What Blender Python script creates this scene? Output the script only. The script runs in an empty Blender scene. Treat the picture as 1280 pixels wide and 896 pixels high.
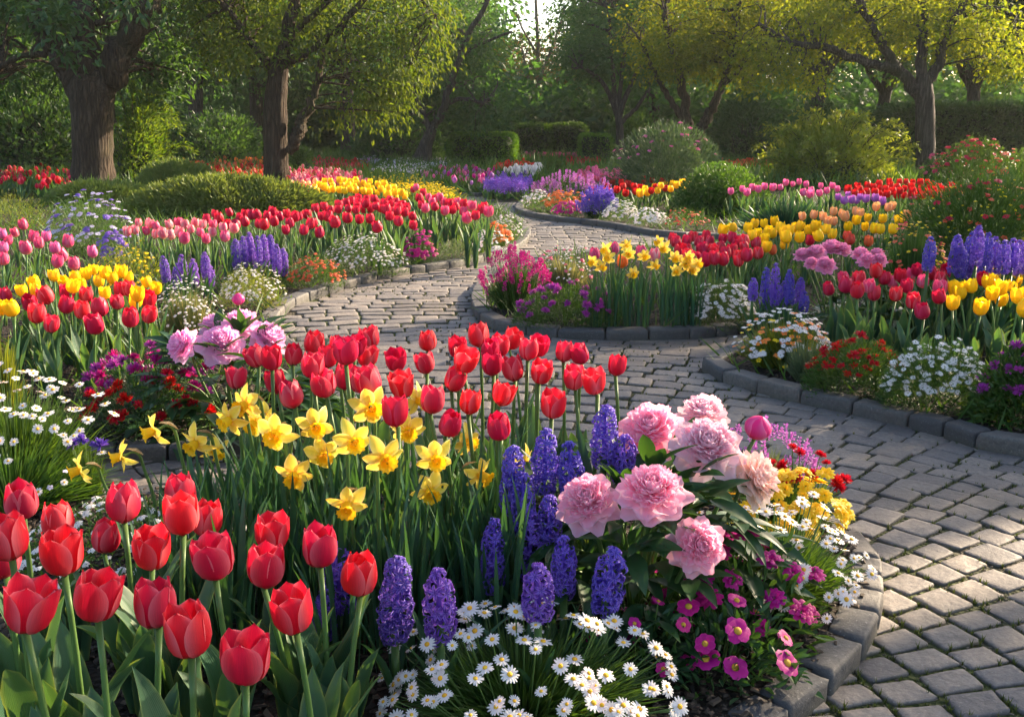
import bpy, math
import numpy as np
from mathutils import Vector, Matrix, Euler

R = math.radians
rng = np.random.default_rng(11)
S = bpy.context.scene
C = S.collection

# ------------------------------------------------------------------ camera
CAMZ, FPX, PITCH = 1.1, 1244.4, math.atan(288 / 1244.4)
cam = bpy.data.cameras.new('camera')
cam.lens, cam.sensor_width, cam.clip_start, cam.clip_end = 35, 36, 0.05, 500
camo = bpy.data.objects.new('camera', cam)
C.objects.link(camo)
camo.location = (0, 0, CAMZ)
camo.rotation_euler = (math.pi / 2 - PITCH, 0, 0)
S.camera = camo

# ------------------------------------------------------------------ light
SUN_AZ, SUN_EL = R(52), R(25)
w = bpy.data.worlds.new('World')
S.world = w
w.use_nodes = True
nt = w.node_tree
bg = nt.nodes['Background']
sk = nt.nodes.new('ShaderNodeTexSky')
sk.sky_type = 'NISHITA'
sk.sun_disc = False
sk.sun_elevation, sk.sun_rotation = SUN_EL, SUN_AZ
sk.air_density, sk.dust_density, sk.ozone_density = 1.0, 2.5, 0.7
nt.links.new(sk.outputs[0], bg.inputs[0])
bg.inputs[1].default_value = 0.09
SUNV = np.array([math.sin(SUN_AZ) * math.cos(SUN_EL), math.cos(SUN_AZ) * math.cos(SUN_EL), math.sin(SUN_EL)])
sl = bpy.data.lights.new('sun', 'SUN')
sl.energy, sl.angle, sl.color = 4.5, R(0.8), (1.0, 0.80, 0.56)
so = bpy.data.objects.new('sun', sl)
C.objects.link(so)
so.rotation_euler = Vector(SUNV).to_track_quat('Z', 'Y').to_euler()
S.view_settings.view_transform = 'Standard'
S.view_settings.look = 'None'
S.view_settings.gamma = 1
S.view_settings.use_curve_mapping = False
S.view_settings.exposure = 1.98
S.cycles.use_denoising = True
S.cycles.denoiser = 'OPENIMAGEDENOISE'
S.cycles.max_bounces = 8
S.cycles.transmission_bounces = 6
S.cycles.diffuse_bounces = 4
S.cycles.glossy_bounces = 2
S.cycles.sample_clamp_indirect = 6
S.cycles.use_adaptive_sampling = True
S.cycles.adaptive_threshold = 0.02

# ------------------------------------------------------------------ pixel <-> world
_f = np.array([0, math.cos(PITCH), -math.sin(PITCH)])
_u = np.array([0, math.sin(PITCH), math.cos(PITCH)])


def ray(px, py):
    return np.array([(px - 640) / FPX, 0, 0]) + _u * (-(py - 448) / FPX) + _f


def on_z(px, py, z=0.0):
    d = ray(px, py)
    t = (z - CAMZ) / d[2]
    return np.array([0, 0, CAMZ]) + d * t


def at_d(px, py, dist):
    d = ray(px, py)
    return np.array([0, 0, CAMZ]) + d * (dist / d[1])


def ppm(dist):      # pixels per metre of a thing standing upright at that distance
    return FPX / (dist * math.cos(PITCH))


SOIL = 0.045

# ------------------------------------------------------------------ geometry kit: geo = (V, [faces], T)


def si(v, xs, ys):
    g = np.linspace(0, 1, 81)
    y = np.interp(g, xs, ys)
    yp = np.concatenate([np.full(6, y[0]), y, np.full(6, y[-1])])
    k = np.hanning(9)[1:-1]
    k /= k.sum()
    ys2 = np.convolve(yp, k, 'same')[6:-6]
    ys2[0], ys2[-1] = y[0], y[-1]
    return np.interp(v, g, ys2)


def surf(fn, nu, nv, r=0.0):
    U, W = np.meshgrid(np.linspace(-1, 1, nu + 1), np.linspace(0, 1, nv + 1))
    x, y, z = fn(U, W)
    V = np.stack([x + 0 * U, y + 0 * U, z + 0 * U], -1).reshape(-1, 3)
    T = np.stack([np.full(U.size, r), W.ravel(), np.abs(U).ravel(), np.ones(U.size)], -1)
    i = np.arange((nu + 1) * nv).reshape(nv, nu + 1)[:, :-1].ravel()
    Q = np.stack([i, i + 1, i + nu + 2, i + nu + 1], -1)
    return V, [Q], T


def join(gs):
    Vs, Ts, F, o = [], [], {}, 0
    for V, Fs, T in gs:
        Vs.append(V)
        Ts.append(T)
        for f in Fs:
            F.setdefault(f.shape[1], []).append(f + o)
        o += len(V)
    return np.concatenate(Vs), [np.concatenate(f) for f in F.values()], np.concatenate(Ts)


def xf(g, M=None, t=(0, 0, 0), s=1.0, r=None):
    V, F, T = g
    V = V * s
    if M is not None:
        V = V @ np.asarray(M).T
    if r is not None:
        T = T.copy()
        T[:, 0] = r
    return V + np.asarray(t), F, T


def rot(ax, a):
    return np.array(Matrix.Rotation(a, 3, ax))


def nrm(v):
    v = np.asarray(v, float)
    return v / np.maximum(np.linalg.norm(v, axis=-1, keepdims=True), 1e-9)


def basis(z, spin=None):
    """(N,3,3) matrices with columns x,y,z for direction z"""
    z = nrm(np.atleast_2d(z))
    h = np.where(np.abs(z[:, 2:3]) < 0.9, [[0, 0, 1.0]], [[1.0, 0, 0]])
    x = nrm(np.cross(h, z))
    y = np.cross(z, x)
    if spin is not None:
        c, s = np.cos(spin)[:, None], np.sin(spin)[:, None]
        x, y = c * x + s * y, -s * x + c * y
    return np.stack([x, y, z], -1)


def scatter(g, M, P, s=1.0, r=None):
    V, Fs, T = g
    n = len(P)
    s = np.broadcast_to(np.asarray(s, float), (n,))
    if r is None:
        r = rng.random(n)
    W = np.einsum('nij,kj->nki', M, V) * s[:, None, None] + P[:, None, :]
    T2 = np.repeat(T[None], n, 0)
    T2[:, :, 0] = r[:, None]
    off = (np.arange(n) * len(V))[:, None, None]
    F2 = [(f[None] + off).reshape(-1, f.shape[1]) for f in Fs]
    return W.reshape(-1, 3), F2, T2.reshape(-1, 4)


def tube(P, rad, n=8, cap=True, jit=0.0, r=0.0):
    P = np.asarray(P, float)
    rad = np.broadcast_to(np.asarray(rad, float), (len(P),))
    tg = np.gradient(P, axis=0)
    tg = nrm(tg)
    x = nrm(np.cross(tg[0], [0.31, 0.95, 0.05]))
    rings = []
    th = np.linspace(0, 2 * np.pi, n, endpoint=False)
    for i in range(len(P)):
        x = nrm(x - tg[i] * np.dot(x, tg[i]))
        y = np.cross(tg[i], x)
        rr = rad[i] * (1 + (jit * rng.standard_normal(n) if jit else 0))
        rings.append(P[i] + (np.cos(th) * rr)[:, None] * x + (np.sin(th) * rr)[:, None] * y)
    V = np.concatenate(rings)
    m = len(P)
    i = np.arange((m - 1) * n)
    j = (i // n) * n + (i % n + 1) % n
    Q = np.stack([i, j, j + n, i + n], -1)
    F = [Q]
    if cap:
        F.append(np.arange((m - 1) * n, m * n)[None])
    T = np.zeros((len(V), 4))
    T[:, 0] = r
    T[:, 1] = np.repeat(np.linspace(0, 1, m), n)
    T[:, 3] = 1
    return V, F, T


def smooth_line(pts, k=4):
    """Catmull-Rom through rows of any width"""
    p = np.asarray(pts, float)
    p = np.concatenate([[2 * p[0] - p[1]], p, [2 * p[-1] - p[-2]]])
    out = []
    for i in range(1, len(p) - 2):
        for t in np.linspace(0, 1, k, endpoint=False):
            out.append(0.5 * (2 * p[i] + (p[i + 1] - p[i - 1]) * t + (2 * p[i - 1] - 5 * p[i] + 4 * p[i + 1] - p[i + 2]) * t * t
                              + (3 * p[i] - p[i - 1] - 3 * p[i + 1] + p[i + 2]) * t ** 3))
    out.append(p[-2])
    return np.array(out)


def mesh(name, geos, mats, smooth=True):
    """geos: one geo or a list of geos, one per material"""
    if isinstance(geos, tuple):
        geos, mats = [geos], [mats]
    V = np.concatenate([g[0] for g in geos]).astype(np.float32)
    T = np.concatenate([g[2] for g in geos]).astype(np.float32)
    loops, cnt, mi, o = [], [], [], 0
    for k, g in enumerate(geos):
        for f in g[1]:
            if len(f):
                loops.append((f + o).ravel())
                cnt.append(np.full(len(f), f.shape[1]))
                mi.append(np.full(len(f), k))
        o += len(g[0])
    loops, cnt, mi = (np.concatenate(a).astype(np.int32) for a in (loops, cnt, mi))
    me = bpy.data.meshes.new(name)
    me.vertices.add(len(V))
    me.vertices.foreach_set('co', V.ravel())
    me.loops.add(len(loops))
    me.loops.foreach_set('vertex_index', loops)
    me.polygons.add(len(cnt))
    me.polygons.foreach_set('loop_start', np.concatenate([[0], np.cumsum(cnt)[:-1]]).astype(np.int32))
    me.polygons.foreach_set('material_index', mi)
    me.polygons.foreach_set('use_smooth', np.full(len(cnt), smooth))
    me.update(calc_edges=True)
    a = me.attributes.new('t', 'FLOAT_COLOR', 'POINT')
    a.data.foreach_set('color', T.ravel())
    for m in mats:
        me.materials.append(m)
    return me


def tag(o, label=None, cat=None, group=None, kind=None):
    for k, v in (('label', label), ('category', cat), ('group', group), ('kind', kind)):
        if v:
            o[k] = v
    return o


def thing(name, label, cat, loc=(0, 0, 0), rz=0.0, group=None):
    o = bpy.data.objects.new(name, None)
    C.objects.link(o)
    o.empty_display_size = 0.05
    o.location = [float(a) for a in loc]
    o.rotation_euler = (0, 0, rz)
    return tag(o, label, cat, group)


def put(name, me, parent=None, loc=(0, 0, 0), rot=(0, 0, 0), sc=1.0, label=None, kind=None):
    o = bpy.data.objects.new(name, me)
    C.objects.link(o)
    o.parent = parent
    o.location = [float(a) for a in loc]
    o.rotation_euler = rot
    o.scale = (sc, sc, sc) if np.isscalar(sc) else sc
    return tag(o, label, None, None, kind)


# ------------------------------------------------------------------ materials


class NT:
    def __init__(s, name):
        s.m = bpy.data.materials.new(name)
        s.m.use_nodes = True
        s.t = s.m.node_tree
        s.t.nodes.clear()
        s.out = s.n('OutputMaterial')

    def n(s, typ, **kw):
        x = s.t.nodes.new('ShaderNode' + typ)
        for k, v in kw.items():
            setattr(x, k, v)
        return x

    def l(s, a, b):
        s.t.links.new(a, b)

    def mix(s, fac, a, b, mode='MIX'):
        x = s.n('Mix', data_type='RGBA', blend_type=mode)
        for i, v in ((0, fac), (6, a), (7, b)):
            if hasattr(v, 'is_output'):
                s.l(v, x.inputs[i])
            elif i == 0:
                x.inputs[0].default_value = v
            else:
                x.inputs[i].default_value = (*v, 1)
        return x.outputs[2]

    def ramp(s, fac, stops):
        x = s.n('ValToRGB')
        s.l(fac, x.inputs[0])
        e = x.color_ramp.elements
        e[0].position, e[0].color = stops[0][0], (*stops[0][1], 1)
        e[1].position, e[1].color = stops[-1][0], (*stops[-1][1], 1)
        for p, c in stops[1:-1]:
            k = e.new(p)
            k.color = (*c, 1)
        return x.outputs[0]

    def math(s, op, a, b=0.0, c=0.0):
        x = s.n('Math', operation=op)
        for i, v in enumerate((a, b, c)):
            if hasattr(v, 'is_output'):
                s.l(v, x.inputs[i])
            else:
                x.inputs[i].default_value = v
        return x.outputs[0]

    def noise(s, scale, detail=3, vec=None, rough=0.55):
        x = s.n('TexNoise')
        x.inputs['Scale'].default_value = scale
        x.inputs['Detail'].default_value = detail
        x.inputs['Roughness'].default_value = rough
        if vec is None:
            vec = s.n('TexCoord').outputs['Object']
        s.l(vec, x.inputs['Vector'])
        return x.outputs[0]

    def bump(s, h, strength, dist=0.01):
        x = s.n('Bump')
        x.inputs['Strength'].default_value = strength
        x.inputs['Distance'].default_value = dist
        s.l(h, x.inputs['Height'])
        return x.outputs[0]

    def surf(s, col, rough, trans=0.0, tcol=None, nrm=None, spec=0.5, coat=0.0, sheen=0.0):
        p = s.n('BsdfPrincipled')
        s.l(col, p.inputs['Base Color'])
        if hasattr(rough, 'is_output'):
            s.l(rough, p.inputs['Roughness'])
        else:
            p.inputs['Roughness'].default_value = rough
        p.inputs['Specular IOR Level'].default_value = spec
        if sheen:
            p.inputs['Sheen Weight'].default_value = sheen
        if nrm:
            s.l(nrm, p.inputs['Normal'])
        o = p.outputs[0]
        if trans:
            t = s.n('BsdfTranslucent')
            s.l(tcol or col, t.inputs[0])
            x = s.n('MixShader')
            x.inputs[0].default_value = trans
            s.l(o, x.inputs[1])
            s.l(t.outputs[0], x.inputs[2])
            o = x.outputs[0]
        s.l(o, s.out.inputs[0])
        return s.m


def tsep(q):
    a = q.n('Attribute', attribute_name='t')
    s = q.n('SeparateColor')
    q.l(a.outputs['Color'], s.inputs[0])
    return s.outputs[0], s.outputs[1], s.outputs[2]


def vary(q, col, amt=0.25, hue=0.02):
    oi = q.n('ObjectInfo')
    h = q.n('HueSaturation')
    q.l(q.math('MULTIPLY_ADD', oi.outputs['Random'], amt, 1 - amt / 2), h.inputs['Value'])
    q.l(q.math('MULTIPLY_ADD', oi.outputs['Random'], hue, 0.5 - hue / 2), h.inputs['Hue'])
    q.l(col, h.inputs['Color'])
    return h.outputs[0]


def leaf_mat(name, c1, c2, trans=0.35, tint=(1.9, 1.7, 0.6), rough=0.45, vein=0, base=None, edge=None, spec=0.4):
    q = NT(name)
    r, g, b = tsep(q)
    n = q.noise(6, 2)
    f = q.math('MULTIPLY_ADD', n, 0.6, q.math('MULTIPLY', r, 0.7))
    f = q.math('SUBTRACT', f, 0.15)
    col = q.mix(f, c1, c2)
    if base:
        col = q.mix(q.ramp(g, [(0, (1, 1, 1)), (0.45, (0, 0, 0))]), col, base)
    if edge:
        col = q.mix(q.math('POWER', b, 8), col, edge)
    col = vary(q, col, 0.2, 0.015)
    nr = None
    if vein:
        wv = q.math('SINE', q.math('MULTIPLY', b, vein))
        nr = q.bump(wv, 0.25, 0.002)
    tc = q.mix(1.0, col, tint, 'MULTIPLY')
    return q.surf(col, rough, trans, tc, nr, spec)


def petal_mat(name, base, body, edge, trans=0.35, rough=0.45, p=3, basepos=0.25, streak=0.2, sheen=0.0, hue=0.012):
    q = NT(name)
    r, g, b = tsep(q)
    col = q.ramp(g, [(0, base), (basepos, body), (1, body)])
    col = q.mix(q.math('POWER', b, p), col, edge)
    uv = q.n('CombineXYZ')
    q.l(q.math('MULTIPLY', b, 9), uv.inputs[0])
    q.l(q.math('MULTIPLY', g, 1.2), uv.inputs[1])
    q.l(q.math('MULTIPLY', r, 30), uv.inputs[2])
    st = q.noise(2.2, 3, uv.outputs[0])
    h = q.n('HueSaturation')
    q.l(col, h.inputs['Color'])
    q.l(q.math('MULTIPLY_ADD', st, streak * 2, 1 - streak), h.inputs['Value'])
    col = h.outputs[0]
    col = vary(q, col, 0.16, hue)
    nr = q.bump(st, 0.15, 0.004)
    return q.surf(col, rough, trans, q.mix(1.0, col, (1.3, 1.02, 1.08), 'MULTIPLY'), nr, 0.25, sheen=sheen)


def flat_mat(name, c1, c2, rough=0.6, trans=0.0):
    q = NT(name)
    r, g, b = tsep(q)
    return q.surf(vary(q, q.mix(r, c1, c2), 0.15, 0.01), rough, trans)

M = {}
M['tulip_leaf'] = leaf_mat('tulip_leaf', (.035, .095, .055), (.065, .15, .075), .28, (2.2, 1.9, .5), .42, 60, edge=(.16, .22, .08))
M['strap_leaf'] = leaf_mat('strap_leaf', (.025, .08, .05), (.05, .125, .06), .25, (2.1, 1.9, .5), .4, 30)
M['stem'] = leaf_mat('stem', (.10, .19, .05), (.14, .23, .06), .15, (1.5, 1.4, .5), .45)
M['spathe'] = flat_mat('spathe', (.25, .17, .08), (.33, .24, .12), .7, .3)
M['dark_leaf'] = leaf_mat('dark_leaf', (.022, .065, .025), (.045, .105, .035), .25, (2.4, 2.2, .5), .38, 0)
M['mid_leaf'] = leaf_mat('mid_leaf', (.035, .09, .02), (.075, .14, .03), .32, (2.0, 1.8, .5), .5)
M['grey_leaf'] = leaf_mat('grey_leaf', (.09, .14, .08), (.15, .2, .12), .3, (1.6, 1.5, .6), .6)
M['lime_leaf'] = leaf_mat('lime_leaf', (.11, .16, .02), (.2, .23, .035), .42, (1.8, 1.6, .5), .5)
M['straw_leaf'] = leaf_mat('straw_leaf', (.22, .22, .10), (.32, .3, .16), .35, (1.4, 1.3, .7), .6)
M['tree_leaf'] = leaf_mat('tree_leaf', (.032, .09, .02), (.14, .19, .032), .45, (2.0, 1.8, .4), .6, spec=.2)
M['gold_leaf'] = leaf_mat('gold_leaf', (.04, .10, .02), (.27, .265, .025), .5, (1.8, 1.7, .4), .6, spec=.2)
M['deep_leaf'] = leaf_mat('deep_leaf', (.027, .075, .03), (.058, .12, .042), .4, (2.2, 1.9, .5), .5)
M['teal_leaf'] = leaf_mat('teal_leaf', (.04, .085, .05), (.09, .14, .085), .3, (1.6, 1.6, .6), .6)
M['olive_leaf'] = leaf_mat('olive_leaf', (.13, .19, .05), (.24, .28, .08), .3, (1.6, 1.6, .5), .6)
M['wood_leaf'] = leaf_mat('wood_leaf', (.032, .09, .036), (.08, .145, .05), .45, (1.7, 1.8, .6), .6)
M['tan_leaf'] = leaf_mat('tan_leaf', (.26, .15, .06), (.36, .21, .09), .5, (1.6, 1.2, .7), .6)
M['hedge_leaf'] = leaf_mat('hedge_leaf', (.085, .21, .026), (.14, .28, .04), .3, (1.8, 1.7, .5), .5)
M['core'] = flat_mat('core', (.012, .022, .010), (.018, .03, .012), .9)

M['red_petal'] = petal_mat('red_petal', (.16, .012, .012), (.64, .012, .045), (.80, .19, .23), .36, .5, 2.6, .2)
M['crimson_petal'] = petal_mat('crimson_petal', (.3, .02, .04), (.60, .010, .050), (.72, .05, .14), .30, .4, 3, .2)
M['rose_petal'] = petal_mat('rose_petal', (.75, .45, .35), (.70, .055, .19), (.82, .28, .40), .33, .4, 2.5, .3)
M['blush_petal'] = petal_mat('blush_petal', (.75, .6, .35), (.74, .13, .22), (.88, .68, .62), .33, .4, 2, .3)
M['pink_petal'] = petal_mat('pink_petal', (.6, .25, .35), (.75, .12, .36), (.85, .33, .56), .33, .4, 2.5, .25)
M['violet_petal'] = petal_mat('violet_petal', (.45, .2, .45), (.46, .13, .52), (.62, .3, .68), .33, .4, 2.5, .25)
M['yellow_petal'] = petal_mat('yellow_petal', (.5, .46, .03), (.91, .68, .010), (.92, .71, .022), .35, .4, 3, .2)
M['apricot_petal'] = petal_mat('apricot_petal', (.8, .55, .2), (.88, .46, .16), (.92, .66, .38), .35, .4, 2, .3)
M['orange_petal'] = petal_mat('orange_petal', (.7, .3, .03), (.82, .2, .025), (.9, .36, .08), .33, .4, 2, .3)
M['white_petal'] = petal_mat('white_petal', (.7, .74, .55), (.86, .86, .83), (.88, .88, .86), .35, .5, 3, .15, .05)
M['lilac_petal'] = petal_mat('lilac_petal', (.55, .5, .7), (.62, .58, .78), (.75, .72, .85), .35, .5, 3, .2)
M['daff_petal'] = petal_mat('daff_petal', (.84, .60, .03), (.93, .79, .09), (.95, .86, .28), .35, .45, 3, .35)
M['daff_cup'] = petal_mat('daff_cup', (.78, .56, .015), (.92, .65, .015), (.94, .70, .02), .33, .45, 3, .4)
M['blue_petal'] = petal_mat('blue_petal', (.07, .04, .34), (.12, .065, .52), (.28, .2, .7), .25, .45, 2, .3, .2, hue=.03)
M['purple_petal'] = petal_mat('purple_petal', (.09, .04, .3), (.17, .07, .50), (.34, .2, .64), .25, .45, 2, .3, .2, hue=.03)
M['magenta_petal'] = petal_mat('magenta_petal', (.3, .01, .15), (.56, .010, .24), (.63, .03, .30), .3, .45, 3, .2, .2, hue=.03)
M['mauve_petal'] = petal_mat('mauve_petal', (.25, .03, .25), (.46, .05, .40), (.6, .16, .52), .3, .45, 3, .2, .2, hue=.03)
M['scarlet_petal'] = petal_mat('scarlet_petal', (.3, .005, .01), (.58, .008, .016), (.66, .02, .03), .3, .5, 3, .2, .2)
M['coral_petal'] = petal_mat('coral_petal', (.5, .05, .02), (.70, .09, .045), (.8, .2, .1), .3, .5, 3, .2, .2, hue=.03)
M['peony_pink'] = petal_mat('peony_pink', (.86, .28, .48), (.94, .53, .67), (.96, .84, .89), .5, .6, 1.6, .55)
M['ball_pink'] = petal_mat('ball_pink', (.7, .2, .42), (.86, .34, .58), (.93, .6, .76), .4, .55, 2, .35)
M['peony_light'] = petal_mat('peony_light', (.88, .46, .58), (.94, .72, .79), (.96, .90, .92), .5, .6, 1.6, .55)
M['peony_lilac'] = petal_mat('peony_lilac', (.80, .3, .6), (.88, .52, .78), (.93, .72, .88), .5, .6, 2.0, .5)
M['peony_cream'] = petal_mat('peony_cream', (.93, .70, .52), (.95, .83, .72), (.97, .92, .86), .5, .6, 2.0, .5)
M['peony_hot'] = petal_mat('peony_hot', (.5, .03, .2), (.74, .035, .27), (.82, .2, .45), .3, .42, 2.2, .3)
M['eye'] = flat_mat('eye', (.82, .42, .01), (.9, .55, .02), .7)
M['iron_eye'] = flat_mat('iron_eye', (.55, .3, .02), (.7, .42, .03), .7)


def bark_mat(name, c1, c2):
    q = NT(name)
    tc = q.n('TexCoord').outputs['Object']
    mp = q.n('Mapping')
    mp.inputs['Scale'].default_value = (14, 14, 1.6)
    q.l(tc, mp.inputs[0])
    a = q.noise(1.5, 5, mp.outputs[0], .65)
    v = q.n('TexVoronoi', feature='DISTANCE_TO_EDGE')
    v.inputs['Scale'].default_value = 1.3
    mx = q.n('VectorMath', operation='ADD')
    q.l(mp.outputs[0], mx.inputs[0])
    q.l(a, mx.inputs[1])
    q.l(mx.outputs[0], v.inputs['Vector'])
    h = q.math('ADD', q.math('MULTIPLY', v.outputs[0], 1.6), q.math('MULTIPLY', a, .5))
    col = q.ramp(h, [(0.05, tuple(x * .35 for x in c1)), (.35, c1), (.9, c2)])
    col = q.mix(q.ramp(q.noise(.8, 3), [(.5, (0, 0, 0)), (.75, (.5, .5, .5))]), col, (.07, .085, .03))
    return q.surf(col, .85, 0, None, q.bump(h, .9, .05), .2)


M['bark'] = bark_mat('bark', (.045, .032, .023), (.095, .068, .048))
M['grey_bark'] = bark_mat('grey_bark', (.055, .046, .042), (.11, .095, .086))
M['pale_bark'] = bark_mat('pale_bark', (.2, .15, .11), (.32, .25, .18))


def stone_mat(name, c1, c2, c3):
    q = NT(name)
    r, g, b = tsep(q)
    tc = q.n('NewGeometry').outputs['Position']
    big = q.noise(3.2, 4, tc)
    fine = q.noise(70, 5, tc, .7)
    col = q.ramp(q.math('MULTIPLY_ADD', big, .35, q.math('MULTIPLY', r, .75)), [(.1, c1), (.5, c2), (.85, c3)])
    col = q.mix(q.ramp(fine, [(.35, (.55, .55, .55)), (.65, (0, 0, 0))]), col, (.035, .036, .04))
    col = q.mix(q.ramp(q.noise(160, 2, tc), [(.62, (0, 0, 0)), (.75, (.5, .5, .5))]), col, (.32, .31, .3))
    col = q.mix(q.ramp(q.noise(1.1, 5, tc, .65), [(.48, (0, 0, 0)), (.66, (.55, .55, .55))]), col, (.085, .07, .055))   # old stains
    # moss and grit on the sides of the stones
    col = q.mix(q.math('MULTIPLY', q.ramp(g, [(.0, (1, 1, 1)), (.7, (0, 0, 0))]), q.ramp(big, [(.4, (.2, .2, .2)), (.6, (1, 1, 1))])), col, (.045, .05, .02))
    rough = q.math('MULTIPLY_ADD', fine, .3, .52)
    h = q.math('ADD', q.math('MULTIPLY', fine, .5), q.noise(18, 3, tc))
    return q.surf(col, rough, 0, None, q.bump(h, .6, .008), .3)


M['paver'] = stone_mat('paver', (.115, .106, .108), (.20, .176, .16), (.30, .25, .205))
M['kerbstone'] = stone_mat('kerbstone', (.062, .062, .066), (.105, .10, .097), (.16, .145, .13))


def soil_mat(name, c1, c2, moss=None, mossr=(.5, .62)):
    q = NT(name)
    tc = q.n('NewGeometry').outputs['Position']
    n = q.noise(26, 6, tc, .7)
    col = q.ramp(n, [(.3, c1), (.7, c2)])
    if moss:
        col = q.mix(q.ramp(q.noise(1.7, 4, tc), [(mossr[0], (0, 0, 0)), (mossr[1], (1, 1, 1))]), col, moss)
    v = q.n('TexVoronoi')
    v.inputs['Scale'].default_value = 60
    q.l(tc, v.inputs['Vector'])
    return q.surf(col, .9, 0, None, q.bump(q.math('ADD', n, v.outputs[0]), .9, .03), .25)


M['soil'] = soil_mat('soil', (.012, .009, .007), (.045, .032, .022))
M['meadow'] = soil_mat('meadow', (.02, .035, .012), (.05, .07, .02), (.035, .06, .016), (.4, .6))
M['joint'] = soil_mat('joint', (.03, .026, .018), (.10, .085, .06), (.06, .075, .02), (.42, .58))
M['chip'] = flat_mat('chip', (.02, .014, .010), (.10, .068, .045), .9)
M['grit'] = flat_mat('grit', (.06, .05, .038), (.19, .155, .11), .95)
M['moss'] = leaf_mat('moss', (.045, .07, .015), (.1, .12, .03), .2, (1.5, 1.5, .5), .8)

# ------------------------------------------------------------------ setting: ground, beds, kerbs, paving


def gp(*pts):
    return [on_z(x, y, 0)[:2] for x, y in pts]


L_edge = gp((540, 253), (590, 258), (622, 265), (645, 278), (657, 291), (652, 305), (625, 320), (560, 335), (500, 344), (440, 357),
            (390, 372), (356, 386)) + [np.array(p) for p in ((-1.36, 5.45), (-1.02, 4.6), (-.74, 4.05), (-.72, 3.6), (-.95, 3.3), (-1.35, 3.22), (-1.9, 3.05), (-2.6, 2.8), (-5, 2.4))]
L_poly = np.array(L_edge + [np.array(p) for p in ((-30, 2.4), (-40, 14.4), (-4, 14.6))])
I_edge = gp((955, 309), (850, 313), (780, 318), (700, 326), (640, 341), (607, 361), (598, 378), (603, 396), (625, 411), (680, 421), (760, 425), (850, 423),
            (945, 416), (975, 428), (925, 446), (893, 458), (893, 468), (920, 480), (1000, 502), (1100, 523), (1200, 548), (1300, 572)) + [np.array((3.0, 2.75)), np.array((5.0, 2.2)), np.array((9.0, 1.9))]
I_poly = np.array(I_edge + [np.array((20, 1.9)), np.array((20, 8.9))])
U_edge = gp((664, 241), (660, 251), (650, 261), (653, 268), (690, 276), (760, 284), (830, 296), (955, 303))
U_poly = np.array(U_edge + [np.array((20, 9.5)), np.array((40, 16.9))])
B_edge = gp((400, 247), (520, 246.5), (600, 246), (640, 243), (664, 240))
B_poly = np.array([np.array((-60, 15.0))] + B_edge + [np.array((60, 17.1)), np.array((70, 75)), np.array((-70, 75))])
F_edge = [np.array(p) for p in ((-2.6, 1.9), (-2.0, 2.35), (-1.45, 2.66), (-.9, 2.88), (-.3, 3.0), (.3, 2.98), (.7, 2.8))] + gp((1062, 688), (1080, 732), (1078, 772), (1056, 818), (1020, 858), (966, 901), (905, 946)) + [np.array((.2, 1.5)), np.array((-.1, 1.25))]
F_poly = np.array(F_edge + [np.array((-.5, .9)), np.array((-3, .9))])


def inside(P, poly):
    x, y = P[:, 0], P[:, 1]
    c = np.zeros(len(P), bool)
    j = len(poly) - 1
    for i in range(len(poly)):
        xi, yi, xj, yj = *poly[i], *poly[j]
        k = ((yi > y) != (yj > y)) & (x < (xj - xi) * (y - yi) / (yj - yi + 1e-12) + xi)
        c ^= k
        j = i
    return c


POLYS = [L_poly, I_poly, U_poly, B_poly, F_poly]


def on_path(P):
    c = np.zeros(len(P), bool)
    for p in POLYS:
        c |= inside(P, p)
    return ~c


def structure(name, me):
    o = put(name, me)
    o['kind'] = 'structure'
    return o


# ground under everything
G = 300
structure('ground', mesh('ground', (np.array([[-G, -G, -.0035], [G, -G, -.0035], [G, G, -.0035], [-G, G, -.0035]], float), [np.array([[0, 1, 2, 3]])], np.ones((4, 4))), M['joint'], False))


def bed(name, poly, mat, z=SOIL):
    from mathutils.geometry import tessellate_polygon
    tri = tessellate_polygon([[Vector((*p, 0)) for p in poly]])
    V = np.array([[*p, z] for p in poly])
    return structure(name, mesh(name, (V, [np.array(tri)], np.ones((len(V), 4))), mat, False))


bed('soil', L_poly, M['soil'])
bed('soil', I_poly, M['soil'], SOIL + .002)
bed('soil', U_poly, M['soil'], SOIL - .002)
bed('soil', F_poly, M['soil'], SOIL + .001)
bed('lawn', B_poly, M['meadow'], SOIL - .001)


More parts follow.
